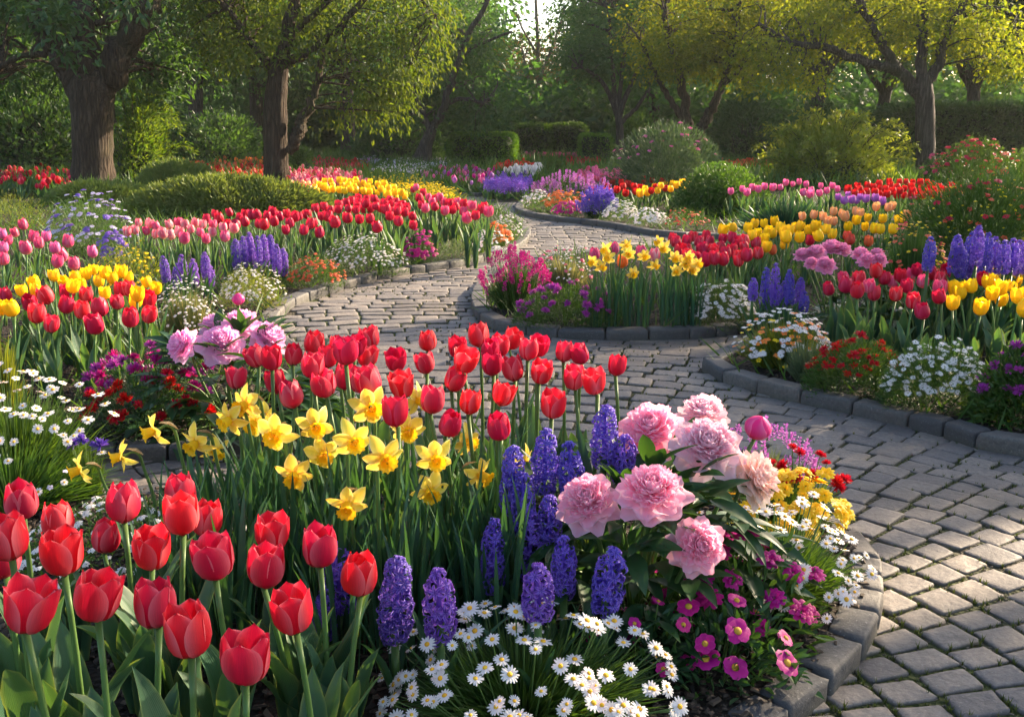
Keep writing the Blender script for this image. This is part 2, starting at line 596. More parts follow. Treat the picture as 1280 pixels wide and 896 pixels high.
def kerb(pts, length=.23, wd=.11, ht=.105, seed=0):
    ln = smooth_line(pts, 8)
    seg = np.linalg.norm(np.diff(ln, axis=0), axis=1)
    s = np.concatenate([[0], np.cumsum(seg)])
    out, a = [], 0.0
    rg = np.random.default_rng(seed)
    while a < s[-1] - .1:
        L = length * rg.uniform(.7, 1.3) * (1.0 if a < 1e9 else 1)
        b = min(a + L, s[-1])
        pa, pb = (np.array([np.interp(t, s, ln[:, 0]), np.interp(t, s, ln[:, 1])]) for t in (a + .003, b - .003))
        ta, tb = (nrm(np.array([np.interp(t + .05, s, ln[:, 0]) - np.interp(t - .05, s, ln[:, 0]), np.interp(t + .05, s, ln[:, 1]) - np.interp(t - .05, s, ln[:, 1])])) for t in (a, b))
        na, nb = np.array([-ta[1], ta[0]]), np.array([-tb[1], tb[0]])
        hl = np.linalg.norm(pb - pa) / 2
        w2, h = wd / 2 * rg.uniform(.95, 1.05), ht * rg.uniform(.94, 1.06)
        # worn block: rings from foot to crown
        prof = [(0, 1, -.03), (0, 1, h * .6), (.002, .985, h * .86), (.008, .91, h * .97), (.018, .74, h)]
        rings = []
        for ins, k, z in prof:
            a2, b2 = hl - ins, w2 * (1 - (1 - k) * .8)
            cr = min(.010, b2 * .4)
            ring = []
            for sx, sy in ((1, 1), (-1, 1), (-1, -1), (1, -1)):
                q = [(a2 * sx, (b2 - cr) * sy), ((a2 - cr * .3) * sx, (b2 - cr * .3) * sy), ((a2 - cr) * sx, b2 * sy)]
                if sx * sy < 0:
                    q = q[::-1]
                ring += q
            ring = np.array(ring)
            t = (ring[:, :1] + hl) / (2 * hl)
            rings.append(np.column_stack([pa + (pb - pa) * t + (na * (1 - t) + nb * t) * ring[:, 1:], np.full(12, z)]))
        V = np.concatenate(rings)
        V += rg.normal(0, .0016, V.shape)
        m = 12
        i = np.arange(4 * m)
        j = (i // m) * m + (i % m + 1) % m
        T = np.zeros((len(V), 4))
        T[:, 0] = rg.random()
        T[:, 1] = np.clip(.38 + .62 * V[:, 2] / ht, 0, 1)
        T[:, 3] = 1
        out.append((V, [np.stack([i, j, j + m, i + m], -1), np.arange(4 * m, 5 * m)[None]], T))
        a = b
    return join(out)


structure('kerb', mesh('kerb', kerb(L_edge[:-1], .22, .095, .058, 1), M['kerbstone']))
structure('kerb', mesh('kerb', kerb(I_edge, .20, .095, .060, 2), M['kerbstone']))
structure('kerb', mesh('kerb', kerb(U_edge, .35, .11, .065, 3), M['kerbstone']))
structure('kerb', mesh('kerb', kerb(B_edge, .35, .11, .065, 4), M['kerbstone']))
structure('kerb', mesh('kerb', kerb(F_edge[2:], .135, .080, .050, 8), M['kerbstone']))

# paving stones: courses in arcs round the front bed, each stone a worn cushion
CX, CY = -.15, 1.55


JOINTS = []


def paving():
    out = []
    r0 = .55
    th = np.linspace(0, 2 * np.pi, 16, endpoint=False)
    sq = np.stack([np.sign(np.cos(th)) * np.abs(np.cos(th)) ** .17, np.sign(np.sin(th)) * np.abs(np.sin(th)) ** .17], -1)
    rings = [(1.0, -.012), (1.0, -.002), (.986, .002), (.945, .0038), (.7, .0044)]
    i = np.arange(4 * 16)
    j = (i // 16) * 16 + (i % 16 + 1) % 16
    Q = np.stack([i, j, j + 16, i + 16], -1)
    cap = np.arange(4 * 16, 5 * 16)[None]
    bentf = lambda x, y: .12 * math.sin(1.3 * x + .6 * y) + .06 * math.sin(2.9 * y - 1.1 * x)
    while r0 < 16:
        dr = .112 * rng.uniform(.93, 1.07)
        rc = r0 + dr / 2
        arc = np.clip(.076 + .030 * (rc - .8), .076, .165)
        a = rng.uniform(0, .1)
        a0, a1 = R(-75), R(190)
        a += a0
        while a < a1:
            da = arc * rng.uniform(.78, 1.22) / rc
            ac = a + da / 2
            a += da
            rr = rc + bentf(math.cos(ac) * rc, math.sin(ac) * rc) * min(1, rc / 3)
            c = np.array([CX + rr * math.cos(ac), CY + rr * math.sin(ac)])
            if c[1] < 1.2 or abs(c[0]) > c[1] * .62 + 2.6 or c[0] < -4.5 or not on_path(c[None])[0]:
                continue
            er, et = np.array([math.cos(ac), math.sin(ac)]), np.array([-math.sin(ac), math.cos(ac)])
            hx, hy = dr / 2 - (.0046 if rc < 2.5 else .0036), da * rc / 2 - (.0044 if rc < 2.5 else .0034)
            sk = rng.normal(0, .09)
            jit = 1 + rng.normal(0, .022, (16, 1)) + .05 * rng.random() * np.sin(th * 2 + rng.uniform(0, 6))[:, None]
            tx, ty, dz = rng.normal(0, .018), rng.normal(0, .018), rng.normal(0, .0016)
            P = sq * jit * [hx, hy]
            P[:, 0] += sk * P[:, 1]
            V = []
            for k, z in rings:
                W = c + (P[:, :1] * er + P[:, 1:] * et) * k
                V.append(np.column_stack([W, z + dz + (P[:, 0] * tx + P[:, 1] * ty) * k]))
            V = np.concatenate(V)
            V[32:, 2] += rng.normal(0, .0006, len(V) - 32)
            T = np.zeros((80, 4))
            T[:, 0] = np.clip(rng.normal(.45, .22), 0, 1)
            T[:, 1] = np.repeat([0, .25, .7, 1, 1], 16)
            T[:, 3] = 1
            out.append((V, [Q, cap], T))
            if rc < 6:
                e = et * da * rc / 2
                JOINTS.extend([c + er * dr / 2 + e * k for k in (-.8, -.3, .3, .8)] + [c + e + er * dr / 2 * k for k in (-.6, .4)])
        r0 += dr
    return join(out)


structure('path', mesh('path', paving(), M['paver']))

# moss, grit and fallen bits in the joints along the kerb, bark mulch on the near soil


def blade_tuft():
    g = []
    for k in range(5):
        a = k * 1.256
        g.append(surf(lambda u, v, a=a: (u * .10 * (1 - v) * -math.sin(a) + .35 * v * v * math.cos(a), u * .10 * (1 - v) * math.cos(a) + .35 * v * v * math.sin(a), v * .8), 1, 2))
    return join(g)


def rand_world(n, x0, x1, y0, y1, cond):
    P = np.column_stack([rng.uniform(x0, x1, n), rng.uniform(y0, y1, n)])
    return P[cond(P)]


P = np.array(JOINTS)
P = P[on_path(P)]
den = np.sin(P[:, 0] * 3.1 + 2) * np.sin(P[:, 1] * 2.3 + 1) + .6 * np.sin(P[:, 0] * 7.7) * np.sin(P[:, 1] * 6.1)
P = np.concatenate([P[rng.random(len(P)) < np.clip(.28 + den * .8, .10, .95)] for _ in range(2)])
P3 = np.column_stack([P + rng.normal(0, .004, P.shape), np.full(len(P), -.004)])
tf = scatter(blade_tuft(), basis(np.tile([0, 0, 1.], (len(P3), 1)), rng.uniform(0, 6.28, len(P3))), P3, rng.uniform(.010, .026, len(P3)))
o = put('moss', mesh('moss', tf, M['moss']))
tag(o, 'green moss and grass growing in the joints of the paving', 'moss', kind='stuff')

chip = (np.array([[-1, -.4, 0], [1, -.5, .1], [.8, .5, 0], [-.9, .4, .15], [-.8, -.3, .35], [.7, -.3, .4], [.6, .3, .38], [-.7, .3, .42]], float),
        [np.array([[4, 5, 6, 7], [0, 1, 5, 4], [1, 2, 6, 5], [2, 3, 7, 6], [3, 0, 4, 7]])], np.tile([0, .5, 0, 1.], (8, 1)))
Pf = rand_world(16000, -2.4, 1.1, 1.3, 3.2, lambda P: inside(P, F_poly))
Pl = rand_world(9000, -2.6, -.6, 3.1, 6.2, lambda P: inside(P, L_poly))
Pi = rand_world(9000, -.4, 3.5, 2.8, 6.5, lambda P: inside(P, I_poly))
P = np.concatenate([Pf, Pl, Pi])
P3 = np.column_stack([P, SOIL + rng.uniform(-.002, .012, len(P))])
mu = scatter(chip, basis(np.column_stack([rng.normal(0, .35, (len(P), 2)), np.ones(len(P))]), rng.uniform(0, 6.28, len(P))), P3, rng.uniform(.004, .015, len(P)))
pj = np.array(JOINTS)
pj = pj[rng.integers(0, len(pj), 9000)]
pj = pj[on_path(pj)]
gr = scatter(chip, basis(np.column_stack([rng.normal(0, .3, (len(pj), 2)), np.ones(len(pj))]), rng.uniform(0, 6.28, len(pj))), np.column_stack([pj + rng.normal(0, .007, pj.shape), np.full(len(pj), -.003)]), rng.uniform(.002, .0055, len(pj)))
tag(put('grit', mesh('grit', gr, M['grit'], False)), 'brown grit and crumbs lying in the paving joints', 'grit', kind='stuff')
o = put('bark_mulch', mesh('bark_mulch', mu, M['chip'], False))
tag(o, 'dark bark mulch covering the soil of the beds', 'mulch', kind='stuff')

# ------------------------------------------------------------------ trees and shrubs
LEAF4 = (np.array([[0, 0, 0], [-.5, .06, .5], [0, -.06, 1], [.5, .06, .5]], float), [np.array([[0, 1, 2, 3]])],
         np.array([[0, 0, 0, 1], [0, .5, 1, 1], [0, 1, 0, 1], [0, .5, 1, 1]], float))
LEAF6 = (np.array([[0, 0, 0], [-.42, .10, .33], [-.40, .10, .66], [0, -.02, 1], [.40, .10, .66], [.42, .10, .33], [0, 0, .5]], float),
         [np.array([[0, 1, 2, 6], [6, 2, 3, 3], [0, 6, 4, 5], [6, 3, 3, 4]])[[0, 2]], np.array([[6, 2, 3], [6, 3, 4]])],
         np.array([[0, 0, 0, 1], [0, .3, 1, 1], [0, .6, 1, 1], [0, 1, 0, 1], [0, .6, 1, 1], [0, .3, 1, 1], [0, .5, 0, 1]], float))


def lbasis(dirs, up=.6):
    a = nrm(dirs)
    n = rng.standard_normal(a.shape) * .6 + [0, 0, up]
    s = nrm(np.cross(a, n))
    n = np.cross(s, a)
    return np.stack([s, n, a], -1)


def leaves(P, D, size, wr=.5, tmpl=LEAF4, r=None, up=.6):
    V, F, T = tmpl
    return scatter((V * [wr, 1, 1], F, T), lbasis(D, up), P, size, r)


# places the low sun reaches through gaps cut in the crowns for it: (x, y, radius x, radius y)
SUNLIT = [(-1.0, 6.8, 1.6, 1.0), (1.5, 2.66, .9, .16), (.75, 2.45, .3, .3), (-2.4, 6.6, 1.3, 1.0), (-1.9, 4.2, 1.0, .5), (-3.2, 5.0, 1.4, .8), (-1.6, 9.4, 1.8, 1.4), (.1, 1.9, .5, .2), (-.8, 1.5, .35, .2), (-.2, 2.3, .3, .15), (2.2, 4.2, .6, .4), (-.85, 27.2, 1.3, 1.3), (6.3, 19.8, 2.0, 1.2), (-3.8, 12.6, 2.2, 1.0), (-6.5, 16.5, 1.5, 1.5)]


def shaded(P):
    """False for leaves that would stand in the sun's way to the sunlit places"""
    k = (P[:, 2] - .25) / SUNV[2]
    G2 = P[:, :2] - SUNV[:2] * k[:, None]
    ok = np.ones(len(P), bool)
    for x, y, a, b in SUNLIT:
        ok &= ((G2[:, 0] - x) / (a + .22)) ** 2 + ((G2[:, 1] - y) / (b + .22)) ** 2 > 1
    return ok


def crown_geo(clumps, per, size, spread, droop=.3, wr=.5, tmpl=LEAF4, gap=True):
    n = len(clumps)
    cr = rng.random(n)
    P = np.repeat(clumps, per, 0)
    loc = rng.standard_normal(P.shape) * np.asarray(spread)
    P = P + loc
    D = nrm(loc + rng.standard_normal(P.shape) * .15) * .8 + [0, 0, -droop] + rng.standard_normal(P.shape) * .45
    r = np.clip(np.repeat(cr, per) * .55 + rng.random(len(P)) * .45, 0, 1)
    if gap:
        k = shaded(P)
        P, D, r = P[k], D[k], r[k]
    return leaves(P, D, size * rng.uniform(.6, 1.25, len(P)), wr, tmpl, r)


def ell_points(e, n, shell=.35):
    c, rad = np.array(e[:3]), np.array(e[3:6])
    d = nrm(rng.standard_normal((n, 3)))
    q = d * (rng.random((n, 1)) ** shell)
    return c + q * rad


def tree(label, base_z, trunk, limbs, ells, per, size, spread, bark, leafm, droop=.3, wr=.5, tmpl=LEAF4, name='tree', cat='tree', group=None, gap=True, twigs=True, loc=None):
    """trunk / limbs: rows of x,y,z,radius in world units"""
    root = thing(name, label, cat, (*trunk[0][:2], base_z), 0, group)
    o = np.array([*trunk[0][:2], base_z])
    tl = smooth_line(trunk, 5)
    rad = tl[:, 3].copy()
    h = tl[:, 2] - tl[0, 2]
    rad *= 1 + .55 * np.exp(-h / .16)
    put('trunk', mesh('trunk', tube(tl[:, :3] - o, rad, 16, True, .03), bark), root)
    skel = [tl[len(tl) // 2:, :3]]
    for lb in limbs:
        ll = smooth_line(lb, 5)
        ll[1:-1, :3] += rng.normal(0, 1, ll[1:-1, :3].shape) * ll[1:-1, 3:] * .25
        put('limb', mesh('limb', tube(ll[:, :3] - o, ll[:, 3], 9, True, .03), bark), root)
        skel.append(ll[:, :3])
    sk = np.concatenate(skel)
    cl = np.concatenate([ell_points(e, int(e[6])) for e in ells])
    if twigs:
        tw = []
        for c in cl[::3]:
            if gap and not shaded(c[None])[0]:
                continue
            d2 = ((sk - c) ** 2).sum(1) + np.maximum(0, sk[:, 2] - c[2]) * .5
            p = sk[np.argmin(d2)]
            L = np.linalg.norm(c - p)
            m1 = p + (c - p) * .4 + rng.normal(0, .08, 3) * L + [0, 0, .12 * L]
            m2 = p + (c - p) * .75 + rng.normal(0, .06, 3) * L + [0, 0, .08 * L]
            r0 = .006 + .011 * L
            pts = smooth_line([p, m1, m2, c], 3)
            tw.append(tube(pts - o, np.linspace(r0, .004, len(pts)), 4, False))
        put('twigs', mesh('twigs', join(tw), bark), root)
    g = crown_geo(cl, per, size, spread, droop, wr, tmpl, gap)
    if isinstance(leafm, tuple):   # two leaf tones, scattered clump by clump
        pass
    put('crown', mesh('crown', (g[0] - o, g[1], g[2]), leafm, False), root)
    return root


def pl(rows, d, dd=None):
    """pixel polyline (px, py, radius px[, depth offset]) -> world rows"""
    out = []
    for r in rows:
        q = d + (r[3] if len(r) > 3 else 0)
        out.append([*at_d(r[0], r[1], q), r[2] / ppm(q)])
    return out


def ep(px, py, rx, ry, d, rd, n, dd=0):
    """pixel ellipse -> crown ellipsoid"""
    dd += .55 * rd
    c = at_d(px, py, d + dd)
    k = ppm(d + dd)
    return (*c, rx / k, rd, ry / k, n)


# left foreground tree
d = 17
T1 = pl([(117, 248, 28), (116, 205, 24.5), (115, 150, 24.5), (115, 112, 27), (116, 95, 22)], d)
tree('thick forked tree on the far left with rugged brown bark and large dark leaves', 0,
     T1, [pl([(104, 120, 17), (82, 82, 16), (60, 45, 13), (35, 0, 10), (0, -70, 6)], d), pl([(112, 110, 15), (107, 45, 13), (103, -10, 10, .3), (95, -100, 6, .8)], d),
          pl([(122, 118, 19), (143, 78, 18), (163, 42, 15), (188, 5, 14), (225, -60, 10), (270, -140, 5)], d),
          pl([(70, 62, 5), (44, 68, 4), (20, 72, 3), (-10, 92, 2)], d), pl([(120, 30, 4), (145, 18, 3), (165, 8, 2)], d)],
     [ep(90, -70, 150, 60, d + .8, 2.2, 120), ep(-10, 10, 70, 42, d + .8, 1.6, 55), ep(45, 14, 45, 18, d - 1.0, .5, 11), ep(240, -50, 100, 70, d + 1.2, 1.6, 80), ep(205, 80, 36, 40, d + 2, .8, 34), ep(140, 60, 40, 50, d + 2.6, .8, 36), ep(30, 75, 60, 40, d + 2.6, .8, 40), ep(82, 66, 22, 20, d - .9, .3, 4), ep(172, 8, 16, 14, d - .8, .25, 3), ep(30, -190, 190, 90, d, 3, 60)],
     26, .17, (.19, .19, .13), M['bark'], M['deep_leaf'], .55, .42, LEAF6)
# second tree
d = 17.6
tree('tree with two-pronged trunk and drooping light green crown left of the path', 0,
     pl([(347, 244, 16.5), (345, 200, 15.5), (344, 150, 15), (346, 110, 13), (352, 70, 10)], d),
     [pl([(360, 190, 6, -.1), (371, 170, 8, -.1), (378, 150, 7), (392, 120, 5), (405, 70, 4)], d), pl([(352, 85, 9), (362, 30, 8), (370, -30, 6), (385, -120, 4)], d),
      pl([(352, 84, 7), (380, 68, 5), (410, 45, 5), (440, 18, 4), (480, -30, 3)], d), pl([(346, 100, 6), (320, 60, 5), (290, 20, 4), (250, -30, 3)], d),
      pl([(370, 40, 4), (430, -10, 3), (500, -20, 2.5), (545, 20, 2)], d)],
     [ep(390, -20, 150, 75, d, 2.3, 190), ep(345, 75, 75, 42, d - .3, 1.2, 75), ep(300, 30, 75, 55, d + .3, 1.5, 85), ep(430, 70, 55, 60, d - .3, 1.1, 80), ep(480, 90, 42, 65, d - .6, .8, 75), ep(520, 35, 45, 60, d, 1.1, 70), ep(420, 120, 50, 30, d - .5, .8, 40), ep(350, -150, 180, 80, d, 3, 60)],
     34, .11, (.17, .17, .17), M['bark'], M['tree_leaf'], .8, .42)
# trees behind, left of the sky gap
d = 26
tree('leaning dark tree with slender limbs rising behind the clipped bright hedge', 0,
     pl([(528, 200, 9), (533, 180, 8), (541, 160, 6)], d),
     [pl([(541, 162, 5), (558, 125, 5), (572, 80, 4), (584, 45, 3.5), (604, 12, 3), (625, -30, 2)], d), pl([(556, 130, 3), (580, 124, 2.5), (605, 130, 2)], d),
      pl([(538, 165, 4), (520, 120, 3), (500, 60, 3), (490, -20, 2)], d), pl([(574, 72, 3), (600, 55, 2), (640, 40, 1.5)], d)],
     [ep(560, 95, 70, 50, d + .5, 2.2, 90), ep(520, 110, 60, 70, d + .5, 2, 90), ep(575, 40, 44, 45, d, 1.8, 56), ep(590, 140, 45, 32, d, 1.5, 50), ep(525, -30, 80, 50, d, 2.5, 70)],
     44, .12, (.27, .27, .14), M['grey_bark'], M['wood_leaf'], .4, .5)
# bare-twigged tan tree in the gap
d = 42
root = tree('pale bare-twigged tree with tan new leaves in the bright sky gap', 0,
            pl([(671, 190, 4), (672, 150, 3.5), (672, 110, 3)], d),
            [pl([(672, 112, 3), (673, 70, 2.4), (671, 30, 2), (668, -20, 1.4)], d), pl([(672, 108, 2.4), (682, 80, 2), (694, 50, 1.6), (706, 10, 1.2)], d), pl([(672, 120, 2), (660, 95, 1.6), (652, 60, 1.2)], d),
             pl([(672, 130, 2), (692, 105, 1.5), (712, 92, 1)], d), pl([(673, 70, 1.5), (655, 40, 1.2), (645, 15, 1)], d)],
            [ep(675, 105, 48, 58, d, 2.2, 130), ep(675, 75, 36, 40, d, 1.8, 50)], 22, .10, (.5, .5, .5), M['pale_bark'], M['tan_leaf'], -.3, .3)
# fan tree right of the gap
d = 27
tree('round-headed tree with fan of thin dark limbs right of the sky gap', 0,
     pl([(775, 195, 6), (775, 170, 5), (773, 145, 4.5)], d),
     [pl([(773, 147, 4), (762, 118, 3), (745, 95, 2.5), (722, 82, 2)], d), pl([(772, 146, 4), (768, 105, 3), (764, 60, 2.5), (760, 10, 2)], d), pl([(774, 148, 4), (785, 115, 3), (800, 85, 2.5), (822, 60, 2)], d),
      pl([(775, 155, 3), (795, 135, 2.5), (812, 112, 2)], d), pl([(773, 140, 3), (777, 90, 2.4), (785, 40, 2)], d)],
     [ep(768, 55, 66, 55, d, 2.2, 130), ep(732, 78, 26, 28, d, 1.3, 38), ep(795, 78, 42, 36, d, 1.4, 55), ep(775, 5, 62, 40, d, 2, 66), ep(790, -50, 80, 50, d, 2.5, 54)],
     42, .11, (.24, .24, .14), M['grey_bark'], M['wood_leaf'], .2, .5)
# V-forked tree
d = 22
tree('V-forked dark tree with golden green crown behind the pink-flowered bush', 0,
     pl([(866, 205, 11), (866, 185, 10), (866, 165, 11)], d),
     [pl([(862, 168, 7), (857, 135, 6), (852, 105, 5.5), (848, 85, 4.5), (830, 20, 3)], d), pl([(859, 160, 5), (845, 135, 4), (832, 116, 3.5), (818, 90, 3), (800, 50, 2)], d),
      pl([(870, 168, 7), (882, 148, 6.5), (893, 128, 5.5), (903, 108, 4.5), (918, 60, 3.5), (925, 0, 2)], d), pl([(898, 115, 3), (925, 85, 2.5), (940, 50, 2)], d)],
     [ep(865, 35, 90, 55, d, 2, 150), ep(905, 75, 48, 30, d, 1.2, 50), ep(835, 70, 36, 34, d - .5, 1, 45), ep(890, -50, 120, 50, d, 2.4, 50), ep(925, 40, 50, 45, d, 1.4, 60)],
     38, .105, (.19, .19, .12), M['bark'], M['gold_leaf'], .45, .5)
# right tree
d = 21
tree('slim grey-trunked tree on the right with long low limb and golden leaves', 0,
     pl([(1158, 230, 12.5), (1157, 190, 11.5), (1156, 140, 11.5), (1155, 110, 10.5), (1154, 92, 8)], d),
     [pl([(1150, 128, 8), (1138, 105, 7.5), (1122, 90, 6.5), (1095, 82, 5.5), (1060, 70, 5), (1030, 58, 4.5), (1000, 56, 4), (972, 46, 3.5), (948, 30, 2.5)], d),
      pl([(1128, 95, 6), (1110, 65, 5.5), (1095, 40, 5), (1078, 8, 4.5), (1065, -40, 3)], d), pl([(1153, 96, 7), (1154, 45, 6), (1153, 0, 5), (1150, -80, 3)], d),
      pl([(1159, 108, 7), (1172, 80, 6.5), (1182, 45, 6), (1200, 12, 5), (1230, -15, 4), (1275, -60, 3)], d), pl([(1205, 20, 3), (1240, 10, 2.5), (1270, 20, 2)], d)],
     [ep(1000, 30, 70, 45, d, 1.6, 100), ep(955, 75, 40, 38, d - .5, .8, 42), ep(1090, 20, 75, 45, d, 1.8, 110), ep(1165, 35, 60, 50, d, 1.6, 80), ep(1230, 60, 50, 50, d - .5, 1.3, 85), ep(1130, -70, 190, 70, d, 2.8, 90), ep(1010, 98, 30, 16, d - .3, .5, 14), ep(1262, 95, 30, 22, d, .8, 22)],
     40, .10, (.17, .17, .12), M['grey_bark'], M['gold_leaf'], .5, .55)


def broadleaf(label, x, y, h, cr, leafm, bark='bark', per=60, size=.13, n=330, z0=.32, group=None, spread=(.34, .34, .22), lean=0):
    """a full tree seen whole: trunk, forks and a many-lobed crown"""
    tr = [[x, y, 0, .028 * h], [x + lean * .2, y, h * .15, .024 * h], [x + lean * .5, y + .1, h * .32, .021 * h]]
    lim = []
    m = 6
    for k in range(m):
        a = k * 2 * math.pi / m + rng.uniform(-.3, .3)
        t = rng.uniform(.5, .8)
        ex, ey = cr * t * math.cos(a), cr * t * math.sin(a)
        st = rng.uniform(.22, .31) * h
        lim.append([[x + lean * .4, y, st, .013 * h], [x + lean * .5 + ex * .35, y + ey * .35, st + h * .12, .010 * h], [x + lean + ex * .7, y + ey * .7, h * .55, .007 * h], [x + lean + ex, y + ey, h * rng.uniform(.66, .85), .003 * h]])
    lim.append([[x + lean * .5, y + .1, h * .31, .018 * h], [x + lean * .7, y, h * .55, .011 * h], [x + lean, y, h * .85, .004 * h]])
    el = []
    zc = h * (1 + z0) / 2
    hh = h * (1 - z0) / 2
    for k in range(9):
        a, e = rng.uniform(0, 6.28), rng.uniform(-.75, .8)
        q = math.cos(e)
        el.append((x + lean + cr * .55 * q * math.cos(a), y + cr * .55 * q * math.sin(a), zc + hh * .62 * math.sin(e), cr * .5, cr * .5, hh * .45, n // 9))
    return tree(label, 0, tr, lim, el, per, size, spread, M[bark], M[leafm], .3, .5, LEAF4, 'tree', 'tree', group)


# trees standing to the right of the picture, whose crowns shade the near beds
for q in [('broad golden green tree right of the front bed, first from the viewer', 10.0, 7.4, 8.0, 3.4, 'tree_leaf', 560),
          ('broad green tree right of the front bed, second from the viewer', 12.6, 13.2, 9.0, 3.6, 'gold_leaf', 380)]:
    broadleaf(q[0], q[1], q[2], q[3], q[4], q[5], 'bark', 30, .16, q[6], .26)

# trees beyond the far beds
far = [(-10, 33.5, 8.5, 'deep_leaf', 'dark green tree'), (150, 31, 9, 'wood_leaf', 'blue green tree'), (255, 29.5, 9, 'deep_leaf', 'dark blue green tree'), (330, 36, 10, 'wood_leaf', 'pale green tree'), (440, 33, 9.5, 'deep_leaf', 'dark green tree'),
       (505, 37, 10, 'wood_leaf', 'grey green tree'), (560, 44, 7.6, 'tree_leaf', 'yellow green tree'), (775, 46, 7.2, 'tree_leaf', 'yellow green tree'), (820, 38, 9, 'wood_leaf', 'grey green tree'), (925, 34, 9.5, 'wood_leaf', 'soft green tree'),
       (1010, 31, 9, 'deep_leaf', 'dark green tree'), (1085, 36, 9.5, 'wood_leaf', 'pale green tree'), (1200, 33, 9, 'tree_leaf', 'yellow green tree'), (1290, 31, 9, 'deep_leaf', 'dark green tree')]
beside = ['behind the far left bushes', 'between the two left trunks', 'left of the drooping tree', 'behind the drooping tree', 'right of the drooping tree', 'behind the clipped hedge, left', 'left of the tan tree',
          'right of the tan tree', 'behind the V-forked tree', 'right of the V-forked tree', 'behind the yellow shrub', 'left of the grey trunk', 'right of the grey trunk', 'at the far right edge']
for (px, dd, h, lm, nm), bs in zip(far, beside):
    x = (px - 640) / FPX * dd
    broadleaf(f'{nm} in the distance {bs}', x, dd, h, h * .38, lm, 'grey_bark', 44, .19, 300, .12, 'trees beyond the far beds', (.32, .32, .2), rng.normal(0, .3))

# the wood behind everything, lower where the sky shows through
cl = []
for k in range(3400):
    a = rng.uniform(-1, 1)
    y = rng.uniform(47, 60)
    x = a * y * .75
    px = 640 + x / y * FPX
    gap = math.exp(-((px - 682) / 72) ** 2)
    top = 11.5 * (1 - gap) + 2.6 * gap + 1.2 * math.sin(px * .03) + .8 * math.sin(px * .081 + 1)
    cl.append((x, y, .2 + (max(2, top) - .2) * rng.random() ** (1.5 if k % 3 else .9)))
for k in range(2300):
    y = rng.uniform(37, 46)
    cl.append((rng.uniform(-1, 1) * y * .62, y, rng.uniform(.1, 3.0) * (.75 + .25 * math.sin(k))))
g = crown_geo(np.array(cl), 44, .34, (.75, .6, .5), .3, .6, LEAF4, False)
tag(put('woodland', mesh('woodland', g, M['wood_leaf'], False)), 'far-off wood of mixed green trees closing the view behind the garden', 'woodland', kind='stuff')


# ------------------------------------------------------------------ hedges and bushes
def hedge(label, px0, px1, py0, py1, d, depth, leafm, name='hedge', cat='hedge', n=5000, size=.075, sq=.35, rag=.03, group=None):
    a, b = at_d(px0, py1, d), at_d(px1, py0, d)
    cx, hw = (a[0] + b[0]) / 2, (b[0] - a[0]) / 2
    h = b[2]
    root = thing(name, label, cat, (cx, d + depth / 2, 0), 0, group)

    def shape(D):
        k = D / np.maximum(1e-6, np.abs(D).max(1, keepdims=True))
        k = k / (np.abs(k) ** 7).sum(1, keepdims=True) ** (1 / 7)
        return k * [hw, depth / 2, h / 2] + [0, 0, h / 2]
    D = rng.uniform(-1, 1, (n, 3)) * [hw, depth / 2, h / 2]
    ax = rng.choice(3, n, p=np.array([depth * h, 2 * hw * h, 2 * hw * depth]) / (depth * h + 2 * hw * h + 2 * hw * depth))
    D[np.arange(n), ax] = np.sign(D[np.arange(n), ax]) * np.array([hw, depth / 2, h / 2])[ax]
    D = D / [hw, depth / 2, h / 2]
    P = shape(D)
    D = nrm(D ** 5)
    lump = 1 + .03 * np.sin(P[:, :1] * 5 + 1) * np.sin(P[:, 2:] * 6)
    P = (P - [0, 0, h / 2]) * lump * rng.uniform(1 - 3 * rag, 1 + rag, (n, 1)) + [0, 0, h / 2]
    g = leaves(P, D + rng.standard_normal(D.shape) * .6 + [0, 0, .3], size * rng.uniform(.6, 1.2, n), .55, LEAF4)
    put('foliage', mesh('foliage', g, M[leafm], False), root)
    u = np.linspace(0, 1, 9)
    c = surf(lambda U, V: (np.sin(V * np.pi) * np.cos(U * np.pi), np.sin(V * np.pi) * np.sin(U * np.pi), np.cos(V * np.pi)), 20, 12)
    put('dark_core', mesh('dark_core', ((shape(nrm(c[0])) - [0, 0, h / 2]) * .9 + [0, 0, h / 2], c[1], c[2]), M['core']), root)  # solid near-black filler behind the leaves, standing in for the hedge's inner shade
    return root


hedge('clipped bright green hedge block beyond the white and lilac flowers', 560, 645, 168, 210, 26.5, 1.6, 'hedge_leaf', n=16000, size=.075)
hedge('long clipped dark hedge behind the magenta flower row, left part', 640, 690, 157, 192, 33, 1.6, 'mid_leaf', n=9000, size=.10)
hedge('long clipped dark hedge behind the magenta flower row, right part', 684, 735, 156, 192, 33.2, 1.7, 'mid_leaf', n=9000, size=.10)
hedge('rounded dark green clipped bush right of the long hedge', 726, 766, 169, 200, 28.5, 1.2, 'hedge_leaf', n=4000, size=.07)
hedge('tall dark hedge wall behind the grey trunk on the right', 1115, 1330, 132, 200, 26, 2, 'deep_leaf', n=30000, size=.14)
hedge('small round dark bush at the left edge of the grey trunk tree', 1062, 1120, 150, 200, 27, 1.8, 'mid_leaf', n=3500, size=.09)


